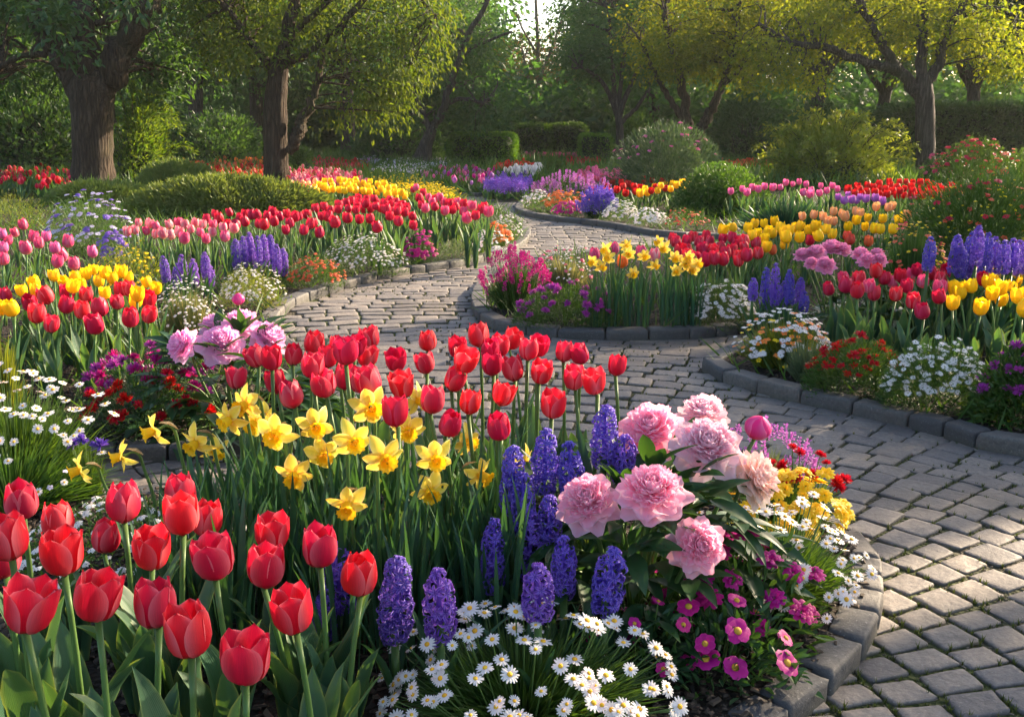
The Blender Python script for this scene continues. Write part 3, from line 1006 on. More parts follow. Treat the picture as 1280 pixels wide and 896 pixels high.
def bush(label, px0, px1, py0, py1, d, leafm, n=9000, size=.09, lobes=16, ry=None, rag=.3, wr=.5, name='bush', cat='bush', droop=0., core=True, group=None, stems=True, sprays=0):
    a, b = at_d(px0, py1, d), at_d(px1, py0, d)
    cx, hw, h = (a[0] + b[0]) / 2, (b[0] - a[0]) / 2, b[2]
    ry = ry or hw
    cy = d + ry * .6
    root = thing(name, label, cat, (cx, cy, 0), 0, group)
    ps, ds = [], []
    cs = []
    for k in range(lobes):
        e = rng.uniform(0, 1.35)
        az = rng.uniform(0, 6.283)
        q = np.array([math.cos(e) * math.cos(az), math.cos(e) * math.sin(az), math.sin(e)])
        cs.append(q * .62)
    cs = np.array(cs)
    m = n // lobes
    for c in cs:
        dd = nrm(rng.standard_normal((m, 3)))
        rr = rng.uniform(.25, .42) * (1 + rng.normal(0, rag * .5, (m, 1)))
        p = c + dd * rr
        ps.append(p)
        ds.append(dd + c)
    P, D = np.concatenate(ps), np.concatenate(ds)
    k = P[:, 2] > .02
    P, D = P[k] * [hw, ry, h], D[k]
    D = nrm(D) + rng.standard_normal(D.shape) * .5 + [0, 0, .25 - droop]
    arcs = []
    for k in range(sprays):
        a, el = rng.uniform(0, 6.283), rng.uniform(.35, 1.35)
        top = np.array([math.cos(a) * math.cos(el) * hw, math.sin(a) * math.cos(el) * ry, math.sin(el) * h]) * rng.uniform(1.02, 1.22)
        out = np.array([math.cos(a), math.sin(a), 0]) * h * rng.uniform(.12, .3)
        q = smooth_line([top * .45, top * .85 + [0, 0, .04 * h], top + out * .4 + [0, 0, .05 * h], top + out + [0, 0, -.03 * h]], 6)
        arcs.append(tube(q, np.linspace(.008, .003, len(q)), 4, False))
        m_ = int(len(q) * 3)
        i_ = rng.integers(4, len(q), m_)
        P = np.concatenate([P, q[i_] + rng.normal(0, size * .3, (m_, 3))])
        D = np.concatenate([D, nrm(np.gradient(q, axis=0)[i_]) * .6 + rng.standard_normal((m_, 3)) * .6])
    g = leaves(P, D, size * rng.uniform(.55, 1.25, len(P)), wr)
    if arcs:
        put('sprays', mesh('sprays', join(arcs), M['bark']), root)
    put('foliage', mesh('foliage', g, M[leafm], False), root)
    if stems:
        tw = []
        for c in cs:
            e = c * [hw, ry, h] * 1.15
            tw.append(tube(smooth_line([[c[0] * .12, c[1] * .12, 0], e * [.55, .55, .5] + rng.normal(0, .03, 3), e], 3), np.linspace(.022, .006, 7) * max(.5, h), 5, False))
        put('stems', mesh('stems', join(tw), M['bark']), root)
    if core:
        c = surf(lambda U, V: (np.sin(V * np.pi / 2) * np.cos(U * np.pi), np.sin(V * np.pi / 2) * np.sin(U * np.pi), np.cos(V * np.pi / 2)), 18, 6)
        put('dark_core', mesh('dark_core', (c[0] * [hw * .6, ry * .6, h * .6], c[1], c[2]), M['core']), root)  # solid dark dome under the foliage, its colour standing in for shade inside
    root['h'] = h
    return root, (hw, ry, h)


bush('large dark bush filling the left edge behind the red tulips', -60, 92, 90, 245, 21.5, 'deep_leaf', 15000, .15, 26, 2.2, sprays=40)
bush('upright green bush just right of the thick forked trunk', 118, 192, 118, 238, 18.6, 'tree_leaf', 9000, .11, 22, 1.0, .3, .35, sprays=24)
bush('dark bush low between the left trunks', 180, 335, 140, 205, 26, 'deep_leaf', 12000, .13, 24, 2)
bush('small rounded green bush right of the drooping tree', 355, 398, 183, 208, 22, 'mid_leaf', 3000, .07, 12)
bush('dark spreading bush left of the clipped bright hedge', 420, 565, 145, 205, 29, 'deep_leaf', 12000, .14, 22, 2)
bush('teal green bush beneath the V-forked tree crown', 895, 1000, 105, 200, 29, 'deep_leaf', 11000, .13, 22, 2)
bush('dark bush right behind the yellow shrub', 1000, 1075, 120, 200, 30, 'deep_leaf', 7000, .13, 18, 2)
bush('dark green bush behind the clipped round bush', 745, 850, 140, 200, 32, 'mid_leaf', 9000, .12, 18, 2)
bush('light yellow shrub with arching sprays left of the grey trunk', 972, 1140, 152, 232, 19, 'lime_leaf', 13000, .095, 30, 1.3, .45, .45, 'shrub', 'shrub', sprays=70)
bush('low dense green dome right of the yellow tulips', 845, 985, 207, 262, 12.3, 'mid_leaf', 22000, .045, 34, .8, .1)
bush('low dark green mound in front of the magenta flower row', 676, 708, 200, 222, 22, 'mid_leaf', 3000, .06, 12)
bush('low green bush at the right end of the yellow flower strip', 195, 250, 205, 232, 18, 'mid_leaf', 3000, .06, 12)


# ------------------------------------------------------------------ air
def haze(x0, x1, y0, y1, z0, z1, dens):
    V = np.array([[x, y, z] for z in (z0, z1) for x, y in ((x0, y0), (x1, y0), (x1, y1), (x0, y1))], float)
    q = NT('haze')
    v = q.n('VolumePrincipled')
    v.inputs['Color'].default_value = (.97, 1.0, .93, 1)
    v.inputs['Density'].default_value = dens
    v.inputs['Anisotropy'].default_value = .35
    q.l(v.outputs[0], q.out.inputs['Volume'])
    o = put('haze', mesh('haze', (V, [np.array([[0, 3, 2, 1], [4, 5, 6, 7], [0, 1, 5, 4], [1, 2, 6, 5], [2, 3, 7, 6], [3, 0, 4, 7]])], np.ones((8, 4))), q.m, False))
    tag(o, 'thin warm evening haze over the whole garden', 'haze', kind='stuff')


haze(-75, 75, -8, 80, -1.5, 15, .0005)

# ------------------------------------------------------------------ flower shapes
CACHE = {}


def cached(key, fn):
    if key not in CACHE:
        CACHE[key] = fn()
    return CACHE[key]


def tulip_bloom(openness, seed):
    rg = np.random.default_rng(seed)
    gs = []
    for k in range(6):
        th = k * math.pi / 3 + rg.normal(0, .07)
        outer = k % 2 == 0
        flare = openness * (1 if outer else .75) + rg.normal(0, .03)
        H = (.93 if outer else 1.0) * rg.uniform(.96, 1.03)
        off = .028 if outer else 0.0
        ph = rg.uniform(0, 6)
        tw = rg.normal(0, .05)

        def fn(u, v, th=th, flare=flare, H=H, off=off, ph=ph, tw=tw):
            Rr = si(v, [0, .06, .18, .38, .6, .82, 1], [.05, .19, .325, .395, .385, .325, .25]) + off
            Rr = Rr + flare * si(v, [0, .3, .6, .85, 1], [0, .0, .06, .17, .27])
            A = si(v, [0, .15, .4, .62, .8, .92, 1], [.55, .95, 1.04, 1.0, .84, .56, .06]) * (1 - .12 * flare)
            a = th + u * A + tw * v
            Rr = Rr + .035 * u ** 2 * v + .012 * np.sin(3 * u + ph) * v - .018 * np.exp(-(u / .12) ** 2) * (1 - v * .3)
            z = H * (v ** 1.02) - .03 * u * u * v + .01 * np.sin(ph + 2 * u)
            return Rr * np.cos(a), Rr * np.sin(a), z
        gs.append(surf(fn, 8, 11, rg.random()))
    return join(gs)


def strap(L, W, a0, a1, fold=.25, twist=0., wave=0., nv=9, nu=4, tip=.06, belly=.4, p=1.6, kink=None, rg=None, r=None):
    """a leaf rising from the origin and leaning towards +x"""
    ph = rng.uniform(0, 6)
    vs = np.linspace(0, 1, 60)
    ang = a0 + (a1 - a0) * vs ** p
    if kink:
        ang = ang + np.where(vs > kink[0], kink[1], 0)
    cx = np.concatenate([[0], np.cumsum(np.sin(ang[:-1]))]) / 59 * L
    cz = np.concatenate([[0], np.cumsum(np.cos(ang[:-1]))]) / 59 * L

    def fn(u, v):
        x0, z0, a = np.interp(v, vs, cx), np.interp(v, vs, cz), np.interp(v, vs, ang)
        wd = W / 2 * si(v, [0, belly * .5, belly, .75, .9, 1], [.55, .9, 1, .72, .38, tip * .2])
        t = twist * v
        nx, nz = np.cos(a), -np.sin(a)
        lift = -fold * np.abs(u) ** 1.3 * wd + wave * W * np.sin(v * 13 + ph + 1.5 * u) * u * np.abs(u) * (v * (1 - v) * 4)
        dy, dn = u * wd * np.cos(t) - lift * np.sin(t), u * wd * np.sin(t) + lift * np.cos(t)
        return x0 + nx * dn, dy, z0 + nz * dn
    return surf(fn, nu, nv, rng.random() if r is None else r)


def daff_parts(seed):
    """bloom faces +x; returns (petals, trumpet)"""
    rg = np.random.default_rng(seed)
    gs = []
    for k in range(6):
        a = k * math.pi / 3 + rg.normal(0, .06)
        outer = k % 2
        L, W = .043 * rg.uniform(.94, 1.06), .0155 * rg.uniform(.92, 1.08)
        back, tw = rg.normal(-.004, .005) - .003 * outer, rg.normal(0, .25)

        def fn(u, v, a=a, L=L, W=W, back=back, tw=tw):
            rr = .004 + L * v
            wd = W * si(v, [0, .2, .5, .75, .92, 1], [.35, .8, 1, .8, .38, .03])
            x = back * v * v * 2 + .005 * u * u * (1 - v) - .003 * np.exp(-(u / .2) ** 2) + tw * u * wd * v + .0015 * np.sin(8 * v + u * 3)
            s = u * wd
            return x, rr * np.cos(a) - s * np.sin(a), rr * np.sin(a) + s * np.cos(a)
        gs.append(surf(fn, 4, 7, rg.random()))
    ph = rg.uniform(0, 6)

    def cup(u, v):
        a = u * math.pi
        rr = si(v, [0, .15, .5, .8, 1], [.008, .0115, .0125, .0145, .0205])
        fr = np.where(v > .7, (v - .7) / .3, 0)
        rr = rr * (1 + .10 * fr * np.sin(a * 11 + ph) + .03 * fr * np.sin(a * 5))
        return .033 * v - .004 * fr * fr + .0018 * fr * np.cos(a * 11 + ph), rr * np.cos(a), rr * np.sin(a)
    c = surf(cup, 44, 8, .5)
    c[2][:, 2] = 0
    # pistil
    pis = tube([[.002, 0, 0], [.02, 0, 0], [.025, 0, 0]], [.0018, .0018, .003], 6, True, 0, .2)
    return join(gs), join([c, pis])


def floret():
    gs = []
    for k in range(6):
        a = k * math.pi / 3

        def fn(u, v, a=a):
            rr = .06 + .60 * np.sin(v * 1.55)
            z = .34 + .30 * v - .62 * v ** 3
            wd = .135 * si(v, [0, .3, .6, 1], [.7, 1, .95, .15])
            s = u * wd
            return rr * np.cos(a) - s * np.sin(a), rr * np.sin(a) + s * np.cos(a), z + .10 * u * u
        gs.append(surf(fn, 2, 5))
    gs.append(tube([[0, 0, -.4], [0, 0, .1], [0, 0, .3]], [.07, .09, .12], 6, True))
    return join(gs)


def hyacinth_spike(L, rad, seed, nring=8, per=6):
    rg = np.random.default_rng(seed)
    P, D, sz = [], [], []
    for i in range(nring):
        t = (i + .4) / nring
        env = float(si(np.array(t), [0, .15, .45, .75, .93, 1], [.78, .97, 1, .86, .6, .42]))
        m = per if t < .8 else per - 1
        for k in range(m):
            a = (k + .5 * (i % 2)) * 2 * math.pi / m + rg.normal(0, .16)
            el = -.35 + 1.0 * t * t + rg.normal(0, .2) + (.7 if t > .9 else 0)
            dr = np.array([math.cos(a) * math.cos(el), math.sin(a) * math.cos(el), math.sin(el)])
            P.append(np.array([0, 0, (t + rg.normal(0, .018)) * L]) + dr * rad * env * rg.uniform(.50, .72))
            D.append(dr + rg.normal(0, .12, 3))
            sz.append(rad * .66 * (.65 + .35 * env) * rg.uniform(.85, 1.12))
    P.append(np.array([0, 0, L * .98]))
    D.append(np.array([.1, 0, 1.0]))
    sz.append(rad * .5)
    P, D = np.array(P), np.array(D)
    g = scatter(cached('floret', floret), basis(D, rg.uniform(0, 6, len(P))), P, np.array(sz), rg.random(len(P)))
    core = tube([[0, 0, -.02], [0, 0, L * .5], [0, 0, L * .97]], [rad * .16, rad * .2, rad * .08], 7)
    return join([g, core])


def peony_petal(L, W, e0, e1, cup, ruff, rg, notch=.1):
    vs = np.linspace(0, 1, 50)
    ang = e0 + (e1 - e0) * vs ** 1.3
    cx = np.concatenate([[0], np.cumsum(np.cos(ang[:-1]))]) / 49 * L
    cz = np.concatenate([[0], np.cumsum(np.sin(ang[:-1]))]) / 49 * L
    ph, k1 = rg.uniform(0, 6), rg.uniform(3, 6)

    def fn(u, v):
        v2 = v * (1 - notch * np.exp(-(u / .25) ** 2) - .24 * u * u * v + .03 * np.sin(k1 * 2 * u + ph))
        x0, z0, a = np.interp(v2, vs, cx), np.interp(v2, vs, cz), np.interp(v2, vs, ang)
        wd = W / 2 * si(v, [0, .25, .55, .8, .93, 1], [.3, .66, .97, 1, .88, .62])
        n = cup * u * u * wd + ruff * L * np.sin(k1 * u + ph) * v * v
        return x0 - np.sin(a) * n, u * wd, z0 + np.cos(a) * n
    return surf(fn, 6, 6, rg.random())


def peony_bloom(seed, openness=1.0, dense=1.0):
    """a double bloom facing +z, radius about 1: guard petals below a packed dome of smaller ones"""
    rg = np.random.default_rng(seed)
    gs = []
    for n, L, W, e0, e1, z in ((8, 1.12, .72, -.22, .10, -.12), (8, 1.0, .68, .0, .35, -.06), (9, .86, .58, .3, .75, .0)):
        for k in range(n):
            a = (k + rg.uniform(-.2, .2)) * 2 * math.pi / n + z * 9
            o = openness + rg.normal(0, .05)
            p = peony_petal(L * rg.uniform(.9, 1.05), W * rg.uniform(1.05, 1.3), (e0 + rg.normal(0, .08)) / o, (e1 + rg.normal(0, .1)) / o, rg.uniform(.08, .28), .03, rg, rg.uniform(0, .08))
            gs.append(xf(xf(p, None, (.05, 0, z)), rot('Z', a)))
    m = int(120 * dense)
    for k in range(m):
        t = (k + .5) / m
        el = .22 + 1.3 * t ** .85 + rg.normal(0, .05)
        a = k * 2.39996 + rg.normal(0, .12)
        rr = .36 * rg.uniform(.88, 1.1)
        base = np.array([math.cos(a) * math.cos(el) * rr * 1.1, math.sin(a) * math.cos(el) * rr * 1.1, math.sin(el) * rr * .85 - .02])
        L = (.48 - .12 * t) * rg.uniform(.78, 1.22)
        p = peony_petal(L, (.36 - .12 * t) * rg.uniform(.8, 1.2), .05 + rg.normal(0, .18), .55 + .25 * t + rg.normal(0, .25), rg.uniform(.3, .7), .06, rg, rg.uniform(.08, .26))
        gs.append(xf(xf(p, rot('Y', -(el * .80))), rot('Z', a), base, r=rg.random()))
    return join(gs)


def peony_bud(seed):
    rg = np.random.default_rng(seed)
    gs = []
    for k in range(5):
        a0 = k * 2 * math.pi / 5

        def fn(u, v, a0=a0):
            Rr = .62 * np.sin(np.clip(v * .96 + .03, 0, 1) * np.pi) ** .75
            a = a0 + u * 1.3 * si(v, [0, .3, .6, 1], [.8, 1, 1, .5])
            return (Rr + .015 * (u + 1)) * np.cos(a), (Rr + .015 * (u + 1)) * np.sin(a), 1.25 * v - .1
        gs.append(surf(fn, 6, 8, rg.random()))
    return join(gs)


def daisy(npet=16, wpet=.15, cupz=.03, seed=0, inner=.12):
    rg = np.random.default_rng(seed)
    gs = []
    for k in range(npet):
        a = (k + rg.uniform(-.2, .2)) * 2 * math.pi / npet
        L, dz = rg.uniform(.44, .52), rg.normal(-.02, .025)

        def fn(u, v, a=a, L=L, dz=dz):
            rr = inner * .6 + (L - inner * .6) * v
            s = u * wpet / 2 * si(v, [0, .3, .7, 1], [.5, .95, 1, .45])
            return rr * np.cos(a) - s * np.sin(a), rr * np.sin(a) + s * np.cos(a), cupz * np.sin(v * 2.2) + dz * v * 1.5 - .02 * u * u
        gs.append(surf(fn, 2, 3, rg.random()))
    return join(gs)


def dome(r=.15, h=.09, z=.01, n=10):
    return surf(lambda u, v: (r * np.cos(v * 1.5) * np.cos(u * np.pi), r * np.cos(v * 1.5) * np.sin(u * np.pi), z + h * np.sin(v * 1.5)), n, 4)


def pompon(seed=0, n=46, flat=.55):
    rg = np.random.default_rng(seed)
    one = surf(lambda u, v: (u * .13 * si(v, [0, .5, .85, 1], [.3, .9, 1, .7]), .05 * v + .03 * u * u, v * (1 + .12 * np.cos(u * 9))), 4, 2)
    D = nrm(rg.standard_normal((n, 3)))
    D[:, 2] = np.abs(D[:, 2])
    return xf(scatter(xf(one, None, 0, .5), basis(D, rg.uniform(0, 6, n)), np.zeros((n, 3)), rg.uniform(.85, 1.1, n), rg.random(n)), np.diag([1, 1, flat]))


def umbel(seed=0, n=16):
    rg = np.random.default_rng(seed)
    one = join([surf(lambda u, v, a=a: (v * .16 * math.cos(a) - u * .06 * math.sin(a) * np.sin(v * 2.6 + .3), v * .16 * math.sin(a) + u * .06 * math.cos(a) * np.sin(v * 2.6 + .3), .02 * v), 2, 2) for a in (0, 1.57, 3.14, 4.71)])
    k = np.arange(n) + .5
    rr, a = np.sqrt(k / n) * .42, k * 2.4
    P = np.column_stack([rr * np.cos(a), rr * np.sin(a), .12 * (1 - (rr / .42) ** 2)])
    D = np.column_stack([P[:, :2] * .8, np.full(n, .5)])
    return scatter(one, basis(D, a), P, 1.0, rg.random(n))


def small_spike(seed=0, n=26):
    rg = np.random.default_rng(seed)
    t = np.sort(rg.random(n))
    a = np.arange(n) * 2.4
    rr = .17 * (1 - t * .75)
    P = np.column_stack([rr * np.cos(a) * .6, rr * np.sin(a) * .6, t])
    D = np.column_stack([np.cos(a), np.sin(a), .3 + t])
    one = surf(lambda u, v: (u * .5 * np.sin(v * 2.7 + .2), .25 * u * u + .3 * v * v, v), 2, 2)
    return scatter(xf(one, None, 0, .16), basis(D, a), P, 1.0, rg.random(n))


FT = {
    'daisy': lambda k: daisy(16, .13, .03, k), 'wide_daisy': lambda k: daisy(12, .2, .02, k), 'cosmos': lambda k: daisy(6, .46, .06, k, .1), 'pompon': lambda k: pompon(k), 'ball': lambda k: pompon(k, 60, .9),
    'umbel': lambda k: umbel(k), 'spike': lambda k: small_spike(k), 'five': lambda k: daisy(5, .36, .05, k, .08), 'frill': lambda k: join([daisy(10, .24, .10, k), xf(daisy(8, .24, .22, k + 9), rot('Z', .3), (0, 0, .03), .75), xf(daisy(6, .24, .3, k + 5), None, (0, 0, .06), .5)]),
}
FLOWER_PART = {'daisy': 'flower', 'wide_daisy': 'flower', 'cosmos': 'flower', 'pompon': 'flower_head', 'ball': 'flower_head', 'umbel': 'flower_head', 'spike': 'flower_spike', 'five': 'flower', 'frill': 'flower'}


def shell_points(n, emin=0.1, emax=1.5, lumps=None, power=1.0):
    e = np.arcsin(rng.uniform(math.sin(emin), math.sin(emax), n) ** power)
    a = rng.uniform(0, 2 * np.pi, n)
    return np.column_stack([np.cos(e) * np.cos(a), np.cos(e) * np.sin(a), np.sin(e)])


def blades(b0, tip, width, sag, nv=4):
    """thin grass blades from b0 to tip, bowing outwards"""
    n = len(b0)
    v = np.linspace(0, 1, nv + 1)
    d = tip - b0
    side = nrm(np.cross(d, rng.standard_normal(d.shape)))
    out = nrm(np.column_stack([tip[:, :2], np.zeros(n)]) + 1e-6)
    c = b0[:, None] + d[:, None] * v[None, :, None] + (np.broadcast_to(sag, (n,))[:, None] * (v * (1 - v) * 1.2)[None])[..., None] * (np.array([0, 0, 1.0]) - out * .3)[:, None]
    wv = width * .5 * (1 - v ** 2.5 * .92)
    W = np.stack([c - side[:, None] * wv[None, :, None], c + side[:, None] * wv[None, :, None]], 2)
    k = 2 * (nv + 1)
    q = np.array([[2 * i, 2 * i + 1, 2 * i + 3, 2 * i + 2] for i in range(nv)])
    F = (q[None] + (np.arange(n) * k)[:, None, None]).reshape(-1, 4)
    T = np.ones((n, nv + 1, 2, 4))
    T[..., 0] = rng.random(n)[:, None, None]
    T[..., 1] = v[None, :, None]
    T[..., 2] = .5
    return W.reshape(-1, 3), [F], T.reshape(-1, 4)


def plant(label, x, y, rx, ry, h, leafm, nleaf, lsize, kind, flowers, name='flowering_plant', cat='plant', wr=.4, near=False, group=None, base_z=SOIL):
    """a mounded plant: foliage filling a dome, flower heads on it.
    flowers: (shape, material, how many, size, lift, spread of facing[, eye material])"""
    root = thing(name, label, cat, (x, y, base_z), 0, group)
    ph = rng.uniform(0, 6, 4)

    def lump(D):
        a = np.arctan2(D[:, 1], D[:, 0])
        return 1 + .10 * np.sin(3 * a + ph[0]) * (1 - D[:, 2] * .5) + .07 * np.sin(5 * a + ph[1] + 3 * D[:, 2]) + .05 * np.sin(8 * a + ph[2])
    if kind == 'grass':
        D = shell_points(nleaf, .25, 1.45)
        D = D * np.array([rx, ry, h]) * lump(D)[:, None] * rng.uniform(.55, 1.0, (nleaf, 1))
        b0 = D * [.55, .55, 0] * rng.uniform(.2, 1.0, (nleaf, 1))
        L = np.linalg.norm(D - b0, axis=1)
        g = blades(b0, D, lsize, L * .2)
    else:
        D = shell_points(nleaf, -.02, 1.55)
        rr = lump(D) * (1 - .55 * rng.random(nleaf) ** 2.2)
        P = D * rr[:, None] * [rx, ry, h]
        dirs = D * [1, 1, .7] + rng.standard_normal(D.shape) * (.55 if kind == 'oval' else .35) + [0, 0, .35]
        g = leaves(P, dirs, lsize * rng.uniform(.55, 1.25, nleaf), wr if kind == 'oval' else .13, LEAF6 if (kind == 'oval' and lsize > .03) else LEAF4)
    put('foliage', mesh('foliage', g, M[leafm], False), root)
    for fl in flowers:
        sh, mt, n, size, lift, face = fl[:6]
        eye = fl[6] if len(fl) > 6 else None
        em = fl[7] if len(fl) > 7 else .25
        D = shell_points(n, em, 1.5)
        if near:      # heads spaced out over the mound, not thrown at random
            i_ = rng.permutation(n)
            e_ = np.arcsin(np.clip(np.sin(em) + (1 - np.sin(em)) * (i_ + .5) / n + rng.normal(0, .025, n), .02, .998))
            a_ = i_ * 2.39996 + rng.normal(0, .16, n)
            D = np.column_stack([np.cos(e_) * np.cos(a_), np.cos(e_) * np.sin(a_), np.sin(e_)])
        D[:, 1] = np.where((D[:, 1] > .45) & (rng.random(n) < .5), -D[:, 1], D[:, 1])   # more heads on the viewer's side
        P = D * lump(D)[:, None] * np.array([rx, ry, h]) * rng.uniform(.96, 1.04, (n, 1)) + [0, 0, lift] * rng.uniform(.3, 1.2, (n, 1))
        N = nrm(D / [1, 1, 1] * [1, 1, .9]) * face + nrm(rng.standard_normal(D.shape)) * (.42 if near else .28) + [0, 0, .75] + np.array([-.05, -.25, 0])
        if sh == 'spike':
            N = D * .35 + rng.standard_normal(D.shape) * .08 + [0, 0, 1]
        sz = size * rng.uniform(.68, 1.18, n)
        pn = FLOWER_PART[sh]
        if lift > .015:
            st = []
            for p in P[:160]:
                q = p * [.5, .5, .0]
                st.append(tube([q, (p + q) / 2 + [0, 0, .05 * h], p], [.0011 + size * .02, .001 + size * .016, .0009 + size * .012], 4, False, 0, rng.random()))
            put('stems', mesh('stems', join(st), M['stem']), root)
        if n <= 100 or near:
            ms = [cached((sh, mt, k), lambda k=k: mesh(pn, FT[sh](k), M[mt])) for k in range(4)]
            for i in range(min(n, 100)):
                m3 = Matrix(basis(N[i], np.array([rng.uniform(0, 6)]))[0].tolist()).to_euler()
                f = put(pn, ms[i % 4], root, P[i], m3, float(sz[i]))
                if eye and near:
                    put('flower_eye', cached(('eye', eye), lambda: mesh('flower_eye', dome(), M[eye])), f)
        if n > 100:
            if near:
                N, P, sz = N[100:], P[100:], sz[100:]
                n = len(P)
            gs = scatter(FT[sh](0), basis(N, rng.uniform(0, 6, n)), P, sz)
            put(pn + 's', mesh(pn + 's', gs, M[mt]), root, kind='stuff')
            if eye:
                put('flower_eyes', mesh('flower_eyes', scatter(dome(.15, .09, .01, 6), basis(N), P, sz), M[eye]), root, kind='stuff')
    return root


def pbox(px0, px1, py0, py1, depth_ratio=.8, d=None):
    """pixel box of a plant standing on the soil -> x, y, rx, ry, h"""
    cx = (px0 + px1) / 2
    d0 = on_z(cx, py1, SOIL)[1] if d is None else d
    hw = (px1 - px0) / 2 / ppm(d0) * 1.0
    ry = hw * depth_ratio
    yc = d0 + ry * .75
    hw *= yc / d0
    x = at_d(cx, py1, yc)[0]
    h = max(.04, at_d(cx, py0, yc - ry * .15)[2] - SOIL)
    return x, yc, hw, ry, h


ORD = 'first second third fourth fifth sixth seventh eighth ninth tenth eleventh twelfth thirteenth fourteenth'.split()


def rows_of(pts, per=8):
    """index -> 'back row, third from the left' for points (px, py)"""
    n = len(pts)
    k = max(1, math.ceil(n / per))
    order = sorted(range(n), key=lambda i: pts[i][1])
    names = {1: [''], 2: ['back row', 'front row'], 3: ['back row', 'middle row', 'front row'], 4: ['back row', 'second row from back', 'third row from back', 'front row'],
             5: ['back row', 'second row from back', 'middle row', 'second row from front', 'front row'],
             6: ['back row', 'second row from back', 'third row from back', 'third row from front', 'second row from front', 'front row']}[min(k, 6)]
    k = len(names)
    out = {}
    ch = np.array_split(np.array(order), k)
    for nm, c in zip(names, ch):
        c = sorted(c, key=lambda i: pts[i][0])
        for j, i in enumerate(c):
            o = ORD[j] + ' from left' if j < len(ORD) else 'far right'
            if j == 0:
                o = 'leftmost'
            elif j == len(c) - 1:
                o = 'rightmost'
            out[i] = (nm + ', ' if nm else '') + o
    return out


# ------------------------------------------------------------------ tulips
REST = {}


def rest(pts, z, mats, size):
    """the far tulips past the three hundred largest: gathered for one object"""
    mats = mats if isinstance(mats, list) else [mats]
    for i, (px, py) in enumerate(pts):
        p = on_z(px, py, z + rng.normal(0, .028))
        k = int(rng.integers(0, 3))
        s = size * rng.uniform(.82, 1.1)
        hs = p[2] - SOIL - s * .5
        REST.setdefault(mats[i % len(mats)], []).append(xf(xf(cached(('rb', k), lambda: tulip_bloom(k * .12, 90 + k)), rot('Z', rng.uniform(0, 6)) @ rot('X', rng.normal(0, .1)), 0, s), None, p - [0, 0, s * .5], r=rng.random()))
        REST.setdefault('stem', []).append(tube([[p[0], p[1], SOIL], [p[0] + .004, p[1], SOIL + hs * .5], [p[0], p[1], SOIL + hs]], .0065, 5, False))
        for j in range(5):
            REST.setdefault('tulip_leaf', []).append(xf(strap(hs * rng.uniform(.75, 1.1), rng.uniform(.03, .05), rng.uniform(.02, .2), rng.uniform(.15, .7), .4, 0, .06, 6, 2), rot('Z', j * 1.3 + rng.uniform(0, 1)), (p[0], p[1], SOIL)))


def rest_build():
    ks = list(REST)
    tag(put('tulips', mesh('tulips', [join(REST[k]) for k in ks], [M[k] for k in ks])), 'drifts of small crimson, yellow, pink, violet and dark red tulips in the middle distance', 'tulips', kind='stuff')


def stem_mesh(bend, seed):
    b = bend
    P = [[b * v * v, .006 * math.sin(3 * v + seed), v] for v in np.linspace(0, 1, 7)]
    return tube(P, [.0062, .0056, .0052, .005, .0048, .0047, .0052], 7, True)


STEMS = [(b, mesh('stem', stem_mesh(b, k), M['stem'])) for k, b in enumerate((.0, .02, .045, -.02))]
TL = []
for k in range(10):
    L = rng.uniform(.24, .36)
    TL.append(mesh('leaf', strap(L, rng.uniform(.045, .075), rng.uniform(.04, .25), rng.uniform(.35, 1.15), rng.uniform(.25, .55), rng.normal(0, .35), rng.uniform(.05, .16), 12, 6, belly=.42), M['tulip_leaf']))
TLF = []
for k in range(6):
    gs = []
    for j in range(5):
        L = rng.uniform(.26, .42)
        gs.append(xf(strap(L, rng.uniform(.026, .045), rng.uniform(.02, .15), rng.uniform(.15, .75), .4, rng.normal(0, .3), .08, 7, 2), rot('Z', j * 1.3 + rng.uniform(0, .8)), r=rng.random()))
    TLF.append(mesh('leaves', join(gs), M['tulip_leaf']))


def tulip(pos, size, mat, openness, label, group, near=True, tilt=.15, leafn=3, lsc=1.0):
    """pos: world point of the middle of the bloom"""
    key = int(round(openness * 4)) / 4
    sd = int(rng.integers(0, 4))
    bl = cached(('tulip', mat, key, sd), lambda: mesh('bloom', cached(('tb', key, sd), lambda: tulip_bloom(key, 17 + sd * 7 + int(key * 100))), M[mat]))
    b, sm = STEMS[int(rng.integers(0, 4))]
    rz = rng.uniform(0, 6.283)
    Hs = max(.1, pos[2] - SOIL - size * .5)
    cx, cy = pos[0] - b * math.cos(rz), pos[1] - b * math.sin(rz)
    root = thing('tulip', label, 'tulip', (cx, cy, SOIL), rz, group)
    put('bloom', bl, root, (b, 0, Hs), (rng.normal(0, tilt), rng.normal(0, tilt) + b * 2, rng.uniform(0, 6.283)), (size * rng.uniform(.88, .98), size * rng.uniform(.88, .98), size))
    put('stem', sm, root, (0, 0, 0), (0, 0, 0), (1, 1, Hs))
    k = Hs / .40
    if near:
        a0 = rng.uniform(0, 6.28)
        for j in range(leafn):
            put('leaf', TL[int(rng.integers(0, 10))], root, (.006 * math.cos(a0 + j * 2.2), .006 * math.sin(a0 + j * 2.2), .0), (0, 0, a0 + j * 2.2 + rng.normal(0, .3)), (k * lsc * rng.uniform(.85, 1.1)))
    else:
        put('leaves', TLF[int(rng.integers(0, 6))], root, (0, 0, 0), (0, 0, rng.uniform(0, 6.28)), k * rng.uniform(.85, 1.05))
    return root


